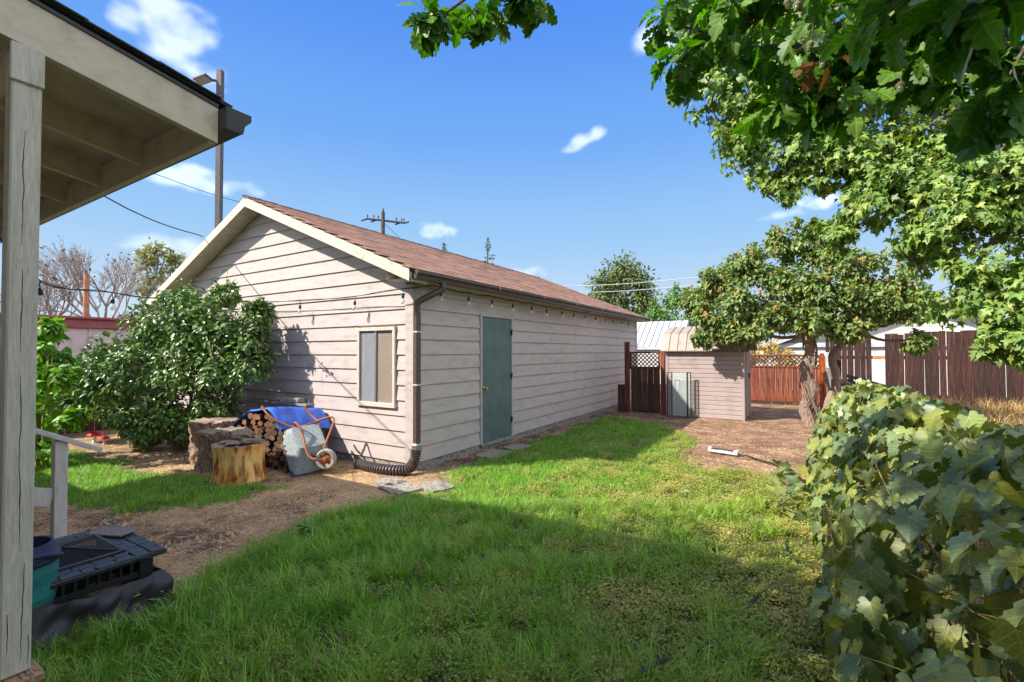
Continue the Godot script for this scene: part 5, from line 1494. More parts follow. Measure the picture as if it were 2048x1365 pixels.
# ---------------------------------------------------------------- plants
func limb(mb: MB, a: Vector3, b: Vector3, r0: float, r1: float, wob := 0.08, sides := 7, bump := 0.06) -> void:
	var n := 5
	var l := a.distance_to(b)
	var pts := PackedVector3Array()
	for k in n:
		var t := float(k) / (n - 1)
		var p := a.lerp(b, t)
		if k > 0 and k < n - 1: p += rdir() * l * wob
		pts.append(p)
	pts = curve(pts, 3)
	mb.tube(pts, taper(r0, r1, pts.size()), sides, true, bump, rng.randi() % 50)
func shrub() -> void:
	var s := thing("shrub", "large dense glossy green shrub against the garage gable wall", "shrub", Vector3.ZERO)
	var cl := [
		[-7.55, 1.85, -4.05, 0.55], [-7.35, 1.45, -4.05, 0.42], [-8.2, 2.05, -3.9, 0.62], [-8.9, 2.1, -3.8, 0.65], [-9.6, 1.95, -3.6, 0.6], [-10.4, 1.45, -3.3, 0.56], [-11.1, 1.15, -3.1, 0.55],
		[-7.9, 1.30, -3.85, 0.55], [-8.6, 1.35, -3.6, 0.62], [-9.4, 1.30, -3.4, 0.65], [-10.2, 1.15, -3.1, 0.62], [-10.8, 0.75, -2.95, 0.5],
		[-8.0, 0.75, -3.95, 0.40], [-8.8, 0.65, -3.5, 0.50], [-9.6, 0.55, -3.3, 0.5], [-8.4, 0.35, -3.7, 0.36], [-9.1, 0.3, -3.4, 0.36], [-7.25, 2.15, -4.15, 0.30], [-9.3, 2.5, -3.9, 0.35], [-8.1, 2.55, -4.1, 0.25]]
	var L := Leaves.new()
	var tw := MB.new()
	var pal := [Color(0.065, 0.125, 0.03), Color(0.085, 0.155, 0.035), Color(0.10, 0.18, 0.04), Color(0.15, 0.22, 0.04), Color(0.07, 0.125, 0.04)]
	for c in cl: clump(L, Vector3(c[0], c[1], c[2]), Vector3(c[3], c[3] * 0.85, c[3] * 0.8), int(24 + c[3] * 30), 26, 0.098, 0.35, pal, tw, 0.004)
	for k in 14:   # shoots over the top
		var p := Vector3(rf(-10.2, -7.0), rf(2.3, 2.6), rf(-4.2, -3.6))
		var q := p + Vector3(rf(-0.25, 0.35), rf(0.15, 0.42), rf(-0.1, 0.1))
		if q.x > -7.3: q.y -= 0.25
		tw.tube(PackedVector3Array([p - Vector3(0, 0.3, 0), p, q]), PackedFloat32Array([0.005, 0.004, 0.002]), 4)
		for i in 12:
			L.xf.append(Transform3D(leaf_basis(Vector3.UP + rdir() * 0.5, rdir() + Vector3.UP * 0.3, rf(0.05, 0.085)), p.lerp(q, rng.randf()) + rdir() * 0.03))
			L.col.append(tone(pal))
	var st := MB.new()
	for k in 9:
		var b := Vector3(rf(-9.6, -7.9), -0.05, rf(-3.9, -3.4))
		var c: Array = cl[rng.randi() % 12]
		limb(st, b, Vector3(c[0], c[1], c[2]), 0.035, 0.012, 0.07, 6)
	put(st, "stems", M["bark_grey"], s)
	put(tw, "twigs", M["twig"], s)
	leaves(L, s, OVAL, 0.3, 0.3, M["leaf_gloss"])
	# climbing plant beside the porch
	var v := thing("climbing_vine", "bright green leafy climber growing beside the porch rail", "vine")
	L = Leaves.new()
	tw = MB.new()
	pal = [Color(0.14, 0.30, 0.02), Color(0.10, 0.24, 0.02), Color(0.19, 0.34, 0.03), Color(0.07, 0.17, 0.02)]
	for c in [[-9.6, 1.85, -2.25, 0.3], [-9.3, 1.6, -2.2, 0.42], [-9.15, 1.15, -2.1, 0.42], [-9.1, 0.7, -2.05, 0.42], [-9.0, 0.3, -2.0, 0.32], [-8.6, 1.25, -2.2, 0.22], [-8.3, 0.72, -2.25, 0.17], [-9.8, 1.2, -2.3, 0.4], [-9.7, 0.6, -2.2, 0.4], [-9.2, 1.95, -2.25, 0.16]]:
		clump(L, Vector3(c[0], c[1], c[2]), Vector3(c[3], c[3], c[3] * 0.8), int(6 + c[3] * 18), 17, 0.105, 0.5, pal, tw, 0.003)
	st = MB.new()
	for k in 4: limb(st, Vector3(-9.2 + k * 0.12, -0.05, -2.1), Vector3(-9.3 + k * 0.1, 1.7, -2.2), 0.014, 0.006, 0.05, 5)
	put(st, "stems", M["vine_stem"], v)
	put(tw, "twigs", M["vine_stem"], v)
	leaves(L, v, HEART, 0.2, 0.25, M["leaf_soft"], 150)
func lilac() -> void:
	var t := thing("lilac_tree", "gnarled lilac tree with twisted twin trunks before the plank fence", "tree", Vector3.ZERO)
	var mb := MB.new()
	var a := curve(V3([0.16, -0.05, -12.0, 0.06, 0.35, -12.05, 0.20, 0.75, -12.0, 0.06, 1.15, -12.0, 0.16, 1.6, -11.95, 0.10, 2.1, -11.9, 0.02, 2.8, -11.9]), 5)
	mb.tube(a, taper(0.125, 0.065, a.size()), 18, true, 0.09, 3)
	a = curve(V3([0.85, -0.05, -12.4, 0.62, 0.5, -12.5, 0.66, 1.0, -12.5, 0.58, 1.45, -12.5, 0.75, 1.72, -12.45, 1.05, 1.95, -12.4, 1.4, 2.4, -12.3]), 5)
	mb.tube(a, taper(0.105, 0.045, a.size()), 16, true, 0.08, 9)
	a = curve(V3([0.30, -0.05, -11.75, 0.42, 0.3, -11.85, 0.55, 0.7, -12.1]), 5)
	mb.tube(a, taper(0.09, 0.07, a.size()), 9, true, 0.14, 5)
	# strips of peeling bark wound round the trunk
	put(mb, "trunk", M["bark"], t)
	mb = MB.new()
	for k in 60:
		var y := rf(0.0, 1.8)
		var th := rf(0, TAU)
		var c := Vector3(0.13 + 0.055 * sin(y * 5.0 + 0.9), y, -12.0)
		var pts := PackedVector3Array()
		for j in 6:
			var g := th + j * 0.22; var yy := y + j * 0.07
			pts.append(c + Vector3(cos(g) * 0.108, yy - y, sin(g) * 0.108))
		mb.tube(pts, PackedFloat32Array([0.006, 0.014, 0.018, 0.016, 0.012, 0.005]), 5)
	put(mb, "bark_ridges", M["bark"], t)
	mb = MB.new()
	var cl := [[-1.95, 2.75, -11.7, 0.5], [-1.75, 2.2, -11.4, 0.45], [-1.65, 3.2, -11.9, 0.55], [-1.15, 2.75, -11.6, 0.6], [-1.0, 3.55, -12.0, 0.55], [-0.9, 2.15, -11.5, 0.5], [-0.35, 3.1, -12.0, 0.6], [-0.25, 4.0, -12.1, 0.5], [-0.35, 2.3, -11.7, 0.5], [0.35, 3.75, -12.2, 0.55], [0.35, 2.9, -11.6, 0.55], [0.3, 2.2, -11.5, 0.42], [0.95, 3.3, -12.0, 0.55], [1.0, 2.55, -11.7, 0.55], [1.6, 2.9, -12.0, 0.5], [1.65, 2.35, -11.8, 0.42], [2.05, 2.45, -12.0, 0.35], [0.75, 2.0, -11.6, 0.35], [1.95, 1.75, -12.0, 0.27], [-1.9, 1.85, -11.3, 0.22], [-1.25, 1.9, -11.3, 0.25], [0.4, 4.25, -12.2, 0.3]]
	for c in cl:
		if c[3] > 0.2: limb(mb, Vector3(rf(-0.05, 0.3), rf(1.7, 2.5), -11.95) if c[0] < 0.8 else Vector3(0.95, 1.9, -12.4), Vector3(c[0], c[1], c[2]), 0.045, 0.014, 0.07)
	put(mb, "limbs", M["bark"], t)
	var L := Leaves.new()
	var tw := MB.new()
	var pal := [Color(0.13, 0.19, 0.05), Color(0.11, 0.175, 0.05), Color(0.17, 0.215, 0.055), Color(0.12, 0.195, 0.065), Color(0.20, 0.20, 0.06)]
	for c in cl: clump(L, Vector3(c[0], c[1], c[2]), Vector3(c[3], c[3] * 0.8, c[3] * 0.9) * 1.1, int(22 + c[3] * 40), 24, 0.088, 0.5, pal, tw, 0.005)
	for k in 26:
		var c: Array = cl[rng.randi() % 18]
		var d := rdir(); d.y = absf(d.y) * 1.2
		clump(L, Vector3(c[0], c[1], c[2]) + d * c[3] * 1.15, Vector3(0.16, 0.2, 0.16), 4, 12, 0.082, 0.2, pal, tw, 0.005)
	put(tw, "twigs", M["twig"], t)
	leaves(L, t, HEART, 0.35, 0.25, M["leaf_soft"])
	# dry seed heads
	var sm := MB.new()
	for k in 26:
		sm.box(Transform3D(Basis.from_euler(Vector3(rf(0, 3), rf(0, 3), 0)), Vector3(rf(-1, 1) * 0.035, k * 0.008, rf(-1, 1) * 0.035) * (1.0 - k * 0.02)), Vector3(0.016, 0.022, 0.012))
	var seed_mesh := sm.mesh()
	for k in 46:
		var c: Array = cl[rng.randi() % 18]
		var o := put_mesh(seed_mesh, "seed_head", M["seed"], t)
		var d := rdir(); d.y = absf(d.y); d.z = absf(d.z)
		o.position = Vector3(c[0], c[1], c[2]) + d * c[3] * 0.82
		o.rotation = Vector3(rf(-0.5, 0.5), 0, rf(-0.5, 0.5))
		o.scale = Vector3.ONE * rf(0.7, 1.2)
func maple() -> void:
	var t := thing("maple_tree", "tall maple with drooping yellow green sprays over the yard", "tree", Vector3.ZERO)
	var mb := MB.new()
	var a := curve(V3([4.5, -0.1, -6.6, 4.4, 1.5, -6.6, 4.3, 3.2, -6.7, 4.1, 5.0, -6.8, 3.9, 7.2, -6.9]), 4)
	mb.tube(a, taper(0.30, 0.14, a.size()), 12, true, 0.06, 2)
	put(mb, "trunk", M["bark_grey"], t)
	var cl := [[-1.25, 5.15, -6.37, 0.30], [-0.75, 4.85, -6.45, 0.50], [-0.45, 4.1, -6.48, 0.48], [-1.0, 5.45, -6.4, 0.4], [-0.55, 4.5, -6.45, 0.4], [0.05, 3.95, -6.5, 0.4], [-0.2, 4.7, -6.5, 0.5], [-0.15, 3.65, -6.5, 0.30], [0.2, 4.3, -6.49, 0.45], [0.60, 3.35, -6.47, 0.42], [0.35, 2.95, -6.49, 0.22], [1.12, 3.25, -6.4, 0.55], [1.65, 3.3, -6.2, 0.55], [1.45, 2.25, -6.2, 0.42], [1.62, 1.70, -6.0, 0.30], [1.75, 2.1, -6.0, 0.4], [-0.95, 5.9, -6.43, 0.55], [0.03, 5.0, -6.5, 0.65], [0.78, 4.63, -6.45, 0.65], [0.9, 3.95, -6.6, 0.55], [1.5, 4.2, -6.8, 0.65], [2.1, 2.7, -6.3, 0.5], [2.3, 3.6, -6.6, 0.7], [0.3, 5.8, -6.8, 0.75], [1.2, 5.6, -7.0, 0.85], [2.2, 5.2, -7.0, 0.85], [-0.4, 5.7, -6.8, 0.7], [2.5, 1.9, -6.0, 0.45], [1.15, 2.75, -6.4, 0.40], [1.35, 2.9, -6.3, 0.5], [0.85, 3.6, -6.5, 0.45], [1.9, 1.75, -5.9, 0.35], [1.3, 3.7, -6.5, 0.5], [1.9, 3.0, -6.2, 0.5], [0.4, 3.75, -6.5, 0.4], [3.2, 6.6, -7.0, 1.0], [1.6, 6.9, -7.2, 1.0]]
	mb = MB.new()
	for c in cl:
		var s := Vector3(4.2, rf(3.4, 6.2), -6.75)
		var e := Vector3(c[0], c[1] + c[3] * 0.4, c[2])
		var mid := s.lerp(e, 0.55) + Vector3(0, 0.7, 0)
		var p := curve(PackedVector3Array([s, mid, e, e + Vector3(-0.1, -c[3] * 1.2, 0)]), 4)
		mb.tube(p, taper(0.05, 0.006, p.size()), 6, true, 0.05)
	put(mb, "limbs", M["bark_grey"], t)
	var L := Leaves.new()
	var tw := MB.new()
	var pal := [Color(0.13, 0.215, 0.04), Color(0.165, 0.245, 0.045), Color(0.11, 0.19, 0.045), Color(0.21, 0.26, 0.05), Color(0.12, 0.195, 0.05)]
	for c in cl: clump(L, Vector3(c[0], c[1], c[2]), Vector3(c[3], c[3] * 1.05, c[3]), int(17 + c[3] * 36), 26, 0.074, 0.9, pal, tw, 0.003)
	put(tw, "twigs", M["twig"], t)
	leaves(L, t, MAPLE, 0.12, 0.35, M["leaf_soft"])
func oak() -> void:
	var t := thing("oak_tree", "oak with large lobed leaves and acorns hanging overhead", "tree", Vector3.ZERO)
	var mb := MB.new()
	var a := curve(V3([3.4, -0.1, 0.9, 3.4, 1.6, 0.8, 3.2, 3.2, 0.5, 2.9, 5.0, 0.2, 2.6, 6.5, 0.0]), 4)
	mb.tube(a, taper(0.26, 0.10, a.size()), 12, true, 0.07, 4)
	put(mb, "trunk", M["bark_grey"], t)
	var cl := [[-0.53, 3.26, -2.34, 0.13, 3], [-0.45, 3.02, -2.36, 0.12, 3], [-0.15, 3.15, -2.4, 0.26, 8], [0.05, 2.95, -2.4, 0.32, 11], [0.16, 2.72, -2.39, 0.20, 6], [0.42, 2.92, -2.35, 0.30, 9], [0.62, 2.62, -2.3, 0.15, 4], [0.42, 2.68, -2.36, 0.17, 5], [-0.05, 2.75, -2.4, 0.15, 4], [0.05, 3.4, -2.3, 0.34, 10], [0.5, 3.25, -2.2, 0.40, 12], [0.75, 2.85, -2.1, 0.35, 10], [0.36, 2.32, -1.34, 0.12, 3], [0.41, 2.20, -1.42, 0.08, 2], [0.28, 2.45, -1.45, 0.13, 3], [0.9, 3.5, -1.9, 0.5, 12], [1.2, 3.2, -1.6, 0.5, 10],
		[-1.60, 3.26, -1.77, 0.10, 4], [-1.42, 3.36, -1.93, 0.13, 5], [-1.18, 3.44, -2.08, 0.11, 4], [-1.3, 3.6, -1.9, 0.15, 4], [-0.95, 3.62, -2.05, 0.10, 3]]
	mb = MB.new()
	for pts in [V3([2.95, 4.6, 0.2, 1.6, 4.1, -1.2, 0.6, 3.4, -2.1, 0.1, 2.95, -2.4, -0.5, 3.2, -2.35]), V3([2.9, 4.8, 0.2, 1.0, 4.6, -1.0, -0.6, 4.0, -1.9, -1.3, 3.55, -1.95, -1.62, 3.27, -1.78]), V3([2.9, 3.9, 0.3, 1.3, 3.0, -0.9, 0.6, 2.6, -1.3, 0.3, 2.3, -1.42]), V3([1.6, 4.1, -1.2, 0.9, 3.1, -1.9, 0.6, 2.5, -2.25])]:
		var p := curve(pts, 5)
		mb.tube(p, taper(0.035, 0.004, p.size()), 7, true, 0.06)
	put(mb, "limbs", M["bark_grey"], t)
	var L := Leaves.new()
	var tw := MB.new()
	var pal := [Color(0.10, 0.22, 0.02), Color(0.13, 0.27, 0.03), Color(0.08, 0.18, 0.02), Color(0.15, 0.28, 0.035)]
	for c in cl: clump(L, Vector3(c[0], c[1], c[2]), Vector3(c[3], c[3] * 0.8, c[3]), int(c[4] * 1.5), 14, 0.115, 0.55, pal, tw, 0.003)
	for k in 52:   # unseen part of the crown, added above the house roof to shade the lawn
		var c := Vector3(rf(-6.2, -0.2), 0, rf(0.8, 3.8))
		c.y = rf(5.3, 6.4) if c.z > 1.6 else rf(5.2, 5.6)
		clump(L, c, Vector3(0.95, 0.6, 0.85), 16, 13, 0.13, 0.4, pal)
	for k in 7:   # a withered brown spray
		L.xf.append(Transform3D(leaf_basis(rdir(), rdir() + Vector3.DOWN, rf(0.07, 0.10)), Vector3(0.10, 2.72, -2.22) + rdir() * 0.06))
		L.col.append(Color(0.30, 0.12, 0.035))
	put(tw, "twigs", M["twig"], t)
	leaves(L, t, OAK, 0.18, 0.3, M["leaf_oak"])
	var ac := MB.new()
	ac.lathe(Transform3D.IDENTITY, [[0.0, 0.0], [0.006, 0.004], [0.009, 0.014], [0.009, 0.022]], 10)
	var cup := MB.new()
	cup.lathe(Transform3D.IDENTITY, [[0.0105, 0.02], [0.011, 0.027], [0.006, 0.033], [0.001, 0.036], [0.001, 0.07]], 10)
	var am := ac.mesh(); var cm := cup.mesh()
	for p in [Vector3(-0.02, 2.93, -2.1), Vector3(0.0, 2.91, -2.1), Vector3(0.02, 2.92, -2.12), Vector3(0.08, 2.66, -2.1), Vector3(0.04, 2.75, -2.12), Vector3(0.30, 2.48, -2.05), Vector3(0.42, 2.28, -2.0), Vector3(0.46, 2.29, -2.0), Vector3(0.22, 2.90, -2.05)]:
		var o := Node3D.new()
		o.name = "acorn"; t.add_child(o, true)
		o.position = p; o.rotation = Vector3(rf(-0.3, 0.3), 0, rf(-0.3, 0.3)); o.scale = Vector3.ONE * 1.25
		put_mesh(am, "nut", M["acorn"], o); put_mesh(cm, "cup", M["acorn_cup"], o)
func grapevine() -> void:
	# chain-link fence carrying the vine
	var f := thing("chain_link_fence", "grey chain link fence overgrown by the grapevine", "fence")
	var fx := 0.72
	for k in 4:
		var mb0 := MB.new()
		mb0.rod(Vector3(fx, -0.1, -0.9 - k * 2.35), Vector3(fx, 1.08, -0.9 - k * 2.35), 0.024, 10)
		put(mb0, "post", M["galv"], f)
	var mb := MB.new()
	mb.rod(Vector3(fx, 1.06, -0.6), Vector3(fx, 1.06, -8.1), 0.017, 8)
	put(mb, "top_rail", M["galv"], f)
	mb = MB.new()
	var step := 0.0425
	var z := -0.9
	while z > -8.0:   # each wire zigzags from top to bottom and hooks its neighbour
		var pts := PackedVector3Array()
		for j in 25:
			pts.append(Vector3(fx + (0.004 if j % 2 else -0.004), 0.04 + j * step, z - (step * 0.52 if j % 2 else -step * 0.52)))
		mb.tube(pts, flat_r(0.0019, pts.size()), 3, false)
		z -= step
	put(mb, "wire_mesh", M["galv"], f, "stuff")
	var v := thing("grapevine", "thick grapevine with broad grey green leaves covering the chain link fence", "vine")
	var L := Leaves.new()
	var st := MB.new()
	var pal := [Color(0.17, 0.225, 0.075), Color(0.21, 0.265, 0.08), Color(0.13, 0.185, 0.07), Color(0.27, 0.29, 0.06), Color(0.23, 0.26, 0.07), Color(0.11, 0.165, 0.065)]
	var n := 4600
	for k in n:
		var t := pow(rng.randf(), 0.8)
		var zz := lerpf(-1.15, -8.4, t)
		var u := rng.randf()           # 0 = foot on the lawn side, 1 = far over the top
		var bulge := 0.52 + 0.20 * nz.get_noise_2d(zz * 0.9, 3.0) - 0.16 * smoothstep(-6.2, -8.4, zz)
		var top := 1.13 + 0.12 * nz.get_noise_2d(zz * 1.1, 9.0) - 0.12 * smoothstep(-5.0, -8.4, zz)
		var ang := lerpf(-0.14, PI * 0.86, pow(u, 1.05))
		var out := Vector3(-cos(ang), 0, 0)
		var hy := sin(clampf(ang, 0.0, PI))
		var x := fx - cos(ang) * bulge * (1.0 if ang < PI * 0.5 else 0.85)
		var y := 0.12 + (top - 0.12) * pow(maxf(hy, 0.0), 0.75)
		if ang < 0.0: y = rf(0.03, 0.15)
		if ang > PI * 0.5: y = maxf(y, top - 0.5)
		var depth := rf(-0.14, 0.12)
		var nr := Vector3(-cos(ang) * 0.9, sin(clampf(ang, 0.15, PI)) + 0.25, 0).normalized()
		# thin patches where the wire shows
		var thin := nz.get_noise_2d(zz * 1.6 + 11.0, y * 2.2)
		if thin > (0.22 if zz > -4.6 and zz < -2.6 else 0.36) and y > 0.4 and y < 1.0 and ang < 1.3: continue
		var p := Vector3(x, y, zz) + nr * depth
		var nn := (nr + rdir() * 0.55 + Vector3(-0.1, 0.2, 0.15)).normalized()
		var tip := Vector3(rf(-0.7, 0.5), -0.9, rf(-0.8, 0.8)) + nr * 0.3
		var s := rf(0.055, 0.125)
		L.xf.append(Transform3D(leaf_basis(nn, tip, s), p))
		L.col.append(tone(pal))
		if k % 3 == 0:
			st.tube(PackedVector3Array([p, p - tip.normalized() * 0.05 - nr * 0.04, Vector3(lerpf(p.x, fx, 0.5), p.y * 0.9 + 0.05, p.z + rf(-0.12, 0.12))]), PackedFloat32Array([0.0016, 0.002, 0.003]), 3, false)
	for k in 300:   # shoots hanging down the lawn side at the near end
		var p := Vector3(rf(0.10, 0.66), rf(0.06, 0.85), rf(-3.0, -1.5))
		L.xf.append(Transform3D(leaf_basis(Vector3(-0.7, 0.5, 0.4) + rdir() * 0.6, Vector3(rf(-0.7, 0.5), -0.9, rf(-0.8, 0.8)), rf(0.06, 0.125)), p))
		L.col.append(tone(pal))
	for k in 60:   # runners creeping over the lawn edge
		var p := Vector3(rf(-0.30, 0.05), rf(0.10, 0.3), rf(-6.5, -4.9))
		L.xf.append(Transform3D(leaf_basis(Vector3.UP + rdir() * 0.5, rdir(), rf(0.07, 0.12)), p))
		L.col.append(tone(pal))
	for k in 22:
		var z0 := -1.2 - k * 0.32
		var p := PackedVector3Array()
		var x0 := fx
		for j in 8: p.append(Vector3(x0 - 0.06 * j * (1.0 if k % 2 else -0.4) + rf(-0.03, 0.03), 1.12 - 0.10 * j + rf(-0.03, 0.03) if k % 3 else 0.1 + 0.14 * j, z0 - j * rf(0.04, 0.13)))
		p = curve(p, 3)
		st.tube(p, taper(0.009, 0.003, p.size()), 5, false)
	put(st, "stems", M["vine_stem"], v)
	leaves(L, v, GRAPE, 0.14, 0.22, M["leaf_grape"])
	# dead flower stalks in front of the vine
	for k in 5:
		var o := thing("dead_stalk", "dry brown branching flower stalk standing before the grapevine", "stalk", [Vector3(0.22, 0, -2.55), Vector3(0.34, 0, -2.25), Vector3(0.28, 0, -2.9), Vector3(0.45, 0, -2.0), Vector3(0.38, 0, -2.65)][k], "dead stalks before the grapevine")
		mb = MB.new()
		for j in 3:
			var top := Vector3(rf(-0.12, 0.10), rf(0.45, 0.85), rf(-0.12, 0.12))
			mb.tube(PackedVector3Array([Vector3(rf(-0.02, 0.02), -0.02, 0), top * 0.5 + rdir() * 0.03, top]), PackedFloat32Array([0.004, 0.003, 0.0018]), 4)
			for i in 12:
				var s := top * rf(0.55, 1.0)
				var e := s + (rdir() + Vector3.UP * 0.4) * rf(0.04, 0.11)
				mb.rod(s, e, 0.0012, 3)
				for q in 3: mb.box(turned(s.lerp(e, 0.6 + 0.2 * q) + rdir() * 0.006, rf(0, 3), rf(0, 3), 0), Vector3(0.006, 0.008, 0.006))
		put(mb, "stem", M["dead_stalk"], o)

func far_tree(called: String, label: String, base: Vector3, crown: Array, size: float, pal: Array, subs: int, per: int, r: float, bark: Material) -> void:
	var t := thing(called, label, "tree", base)
	var top := Vector3.ZERO
	for c in crown: top += Vector3(c[0], c[1], c[2]) / crown.size()
	var mb := MB.new()
	limb(mb, Vector3(0, -0.3, 0), Vector3(top.x * 0.5, top.y * 0.75, top.z * 0.5), r, r * 0.6, 0.02, 8)
	put(mb, "trunk", bark, t)
	mb = MB.new()
	var L := Leaves.new()
	for c in crown:
		limb(mb, Vector3(top.x * 0.5, top.y * rf(0.4, 0.72), top.z * 0.5), Vector3(c[0], c[1], c[2]), r * 0.4, r * 0.08, 0.06, 5)
		clump(L, Vector3(c[0], c[1], c[2]), Vector3(c[3], c[3], c[3]), int(subs * 1.7), per, size, 0.2, pal, mb, r * 0.06)
	put(mb, "limbs", bark, t)
	scatter("crown", t, leaf_mesh(OVAL, 0.3, 0.2), M["leaf_soft"], L.xf, L.col)
func grow(mb: MB, L: Leaves, a: Vector3, d: Vector3, len_: float, r: float, depth: int) -> void:
	var b := a + d * len_
	var m := (a + b) * 0.5 + rdir() * len_ * 0.06
	mb.tube(PackedVector3Array([a, m, b]), PackedFloat32Array([r, r * 0.82, r * 0.66]), 5 if depth > 2 else 3, false)
	if depth == 0:
		if rng.randf() < 0.2:
			L.xf.append(Transform3D(leaf_basis(rdir(), rdir(), rf(0.12, 0.25)), b)); L.col.append(Color(0.16, 0.11, 0.07))
		return
	var kids := 3 if depth > 1 else 2 + rng.randi() % 2
	for k in kids:
		var e := (d + rdir() * (0.62 if k else 0.32) + Vector3.UP * 0.12).normalized()
		grow(mb, L, m.lerp(b, rf(0.3, 1.0)) if k else b, e, len_ * rf(0.62, 0.86), r * 0.62, depth - 1)
func far_trees() -> void:
	var g := [Color(0.10, 0.13, 0.035), Color(0.075, 0.11, 0.03), Color(0.12, 0.145, 0.04)]
	far_tree("round_tree", "tall rounded green tree beyond the garage roof", Vector3(-14.4, 0, -42.6), [[0, 9.2, 0, 1.9], [-1.6, 8.0, 0, 1.7], [1.8, 8.2, 0, 1.7], [-2.2, 6.3, 0.4, 1.5], [2.4, 6.5, 0.3, 1.6], [0.2, 7.0, 0.8, 1.8], [-1.2, 4.8, 0.2, 1.3], [1.4, 4.6, 0.4, 1.4]], 0.34, g, 28, 17, 0.3, M["bark_grey"])
	far_tree("leafy_tree", "bright green leafy tree behind the metal roofed shed", Vector3(-6.4, 0, -29.3), [[0, 4.9, 0, 0.9], [-1.2, 4.2, 0, 0.9], [1.2, 4.3, 0, 0.9], [-0.4, 3.4, 0.4, 1.0], [0.9, 3.2, 0.4, 0.9], [-1.7, 3.0, 0.2, 0.8], [2.0, 3.3, 0, 0.8]], 0.22, [Color(0.09, 0.19, 0.035), Color(0.12, 0.23, 0.04), Color(0.07, 0.15, 0.03)], 18, 16, 0.16, M["bark_grey"])
	far_tree("leafy_tree", "green tree standing between the tin shed and the lilac", Vector3(-2.6, 0, -31.0), [[0, 4.2, 0, 1.1], [-1.3, 3.6, 0, 1.0], [1.4, 3.9, 0, 1.0], [2.6, 3.2, 0, 0.9], [0.3, 3.0, 0.3, 1.0]], 0.22, [Color(0.08, 0.16, 0.035), Color(0.11, 0.20, 0.04)], 18, 16, 0.16, M["bark_grey"])
	far_tree("yellow_green_tree", "dry yellow green tree beyond the pink building", Vector3(-42.0, 0, -16.3), [[0.2, 9.3, 0.4, 1.0], [-0.2, 8.4, 1.0, 0.9], [0.1, 8.0, -0.8, 1.1], [0, 7.2, 0.4, 1.1], [0.3, 6.2, 1.1, 0.9], [0.3, 6.0, -1.0, 1.0], [0, 9.0, -0.9, 0.8], [0.2, 6.8, -2.0, 0.9]], 0.27, [Color(0.25, 0.235, 0.085), Color(0.21, 0.205, 0.075), Color(0.29, 0.26, 0.09)], 15, 14, 0.2, M["bark_grey"])
	far_tree("golden_bush", "golden yellow bush behind the cedar fence", Vector3(-1.0, 0, -19.5), [[0, 1.7, 0, 0.4], [0.4, 1.4, 0, 0.45], [-0.4, 1.4, 0, 0.4], [0.8, 1.2, 0, 0.4]], 0.10, [Color(0.42, 0.24, 0.03), Color(0.35, 0.22, 0.04), Color(0.20, 0.18, 0.04)], 14, 14, 0.05, M["bark_grey"])
	# nearly bare tree
	for k in 3:
		var t := thing("bare_tree", ["nearly bare grey tree spreading above the pink building", "smaller bare tree with thin upright branches beside the pink building", "low bare thicket behind the pink building trim"][k], "tree", [Vector3(-38.2, 0, -11.6), Vector3(-39.5, 0, -9.4), Vector3(-36.5, 0, -12.6)][k])
		var mb := MB.new()
		var L := Leaves.new()
		mb.tube(V3([0, -0.3, 0, 0.05, 1.6, 0.1, 0, 3.2 if k < 2 else 2.2, 0]), PackedFloat32Array([0.26, 0.2, 0.17]), 8)
		put(mb, "trunk", M["bare_bark"], t)
		mb = MB.new()
		for j in 6:
			var a := TAU * j / 6.0
			grow(mb, L, Vector3(0, (3.0 if k < 2 else 2.1) + rf(-0.6, 0.2), 0), Vector3(cos(a) * 0.55, 1.0, sin(a) * 0.75).normalized(), [1.75, 1.25, 0.9][k] * rf(0.85, 1.15), 0.10, 5 if k == 0 else 4)
		put(mb, "branches", M["bare_bark"], t)
		scatter("crown", t, leaf_mesh(OVAL, 0.3, 0.2), M["leaf_soft"], L.xf, L.col)
	# conifer tips above the ridge
	for q in [[Vector3(-34.17, 0, -49.32), 16.1, 1.0, "thin conifer tip above the garage ridge"], [Vector3(-38.6, 0, -45.9), 15.5, 0.8, "sparse tree top just above the garage ridge"], [Vector3(-43.0, 0, -41.9), 14.0, 0.6, "small dark tree tip beside the utility pole"]]:
		var t := thing("conifer", q[3], "tree", q[0])
		var mb := MB.new()
		mb.tube(V3([0, -0.2, 0, 0, 8, 0, 0, q[1], 0]), PackedFloat32Array([0.3, 0.2, 0.03]), 7)
		put(mb, "trunk", M["bark_grey"], t)
		var L := Leaves.new()
		mb = MB.new()
		for j in 34:
			var y: float = q[1] - 0.15 - j * 0.17
			var a := rf(0, TAU)
			var l: float = (0.18 + j * 0.045) * rf(0.6, 1.2) * q[2]
			var e := Vector3(cos(a) * l, y + rf(-0.1, 0.15), sin(a) * l)
			mb.rod(Vector3(0, y, 0), e, 0.02, 3)
			for i in 16:
				L.xf.append(Transform3D(leaf_basis(rdir(), rdir() + e.normalized() * 0.6, rf(0.16, 0.30)), Vector3(0, y, 0).lerp(e, rf(0.35, 1.05)) + rdir() * 0.09))
				L.col.append(tone([Color(0.06, 0.09, 0.045), Color(0.075, 0.10, 0.05)]))
		put(mb, "branches", M["bark_grey"], t)
		scatter("crown", t, leaf_mesh(NARROW, 0.3, 0.2), M["leaf_soft"], L.xf, L.col)

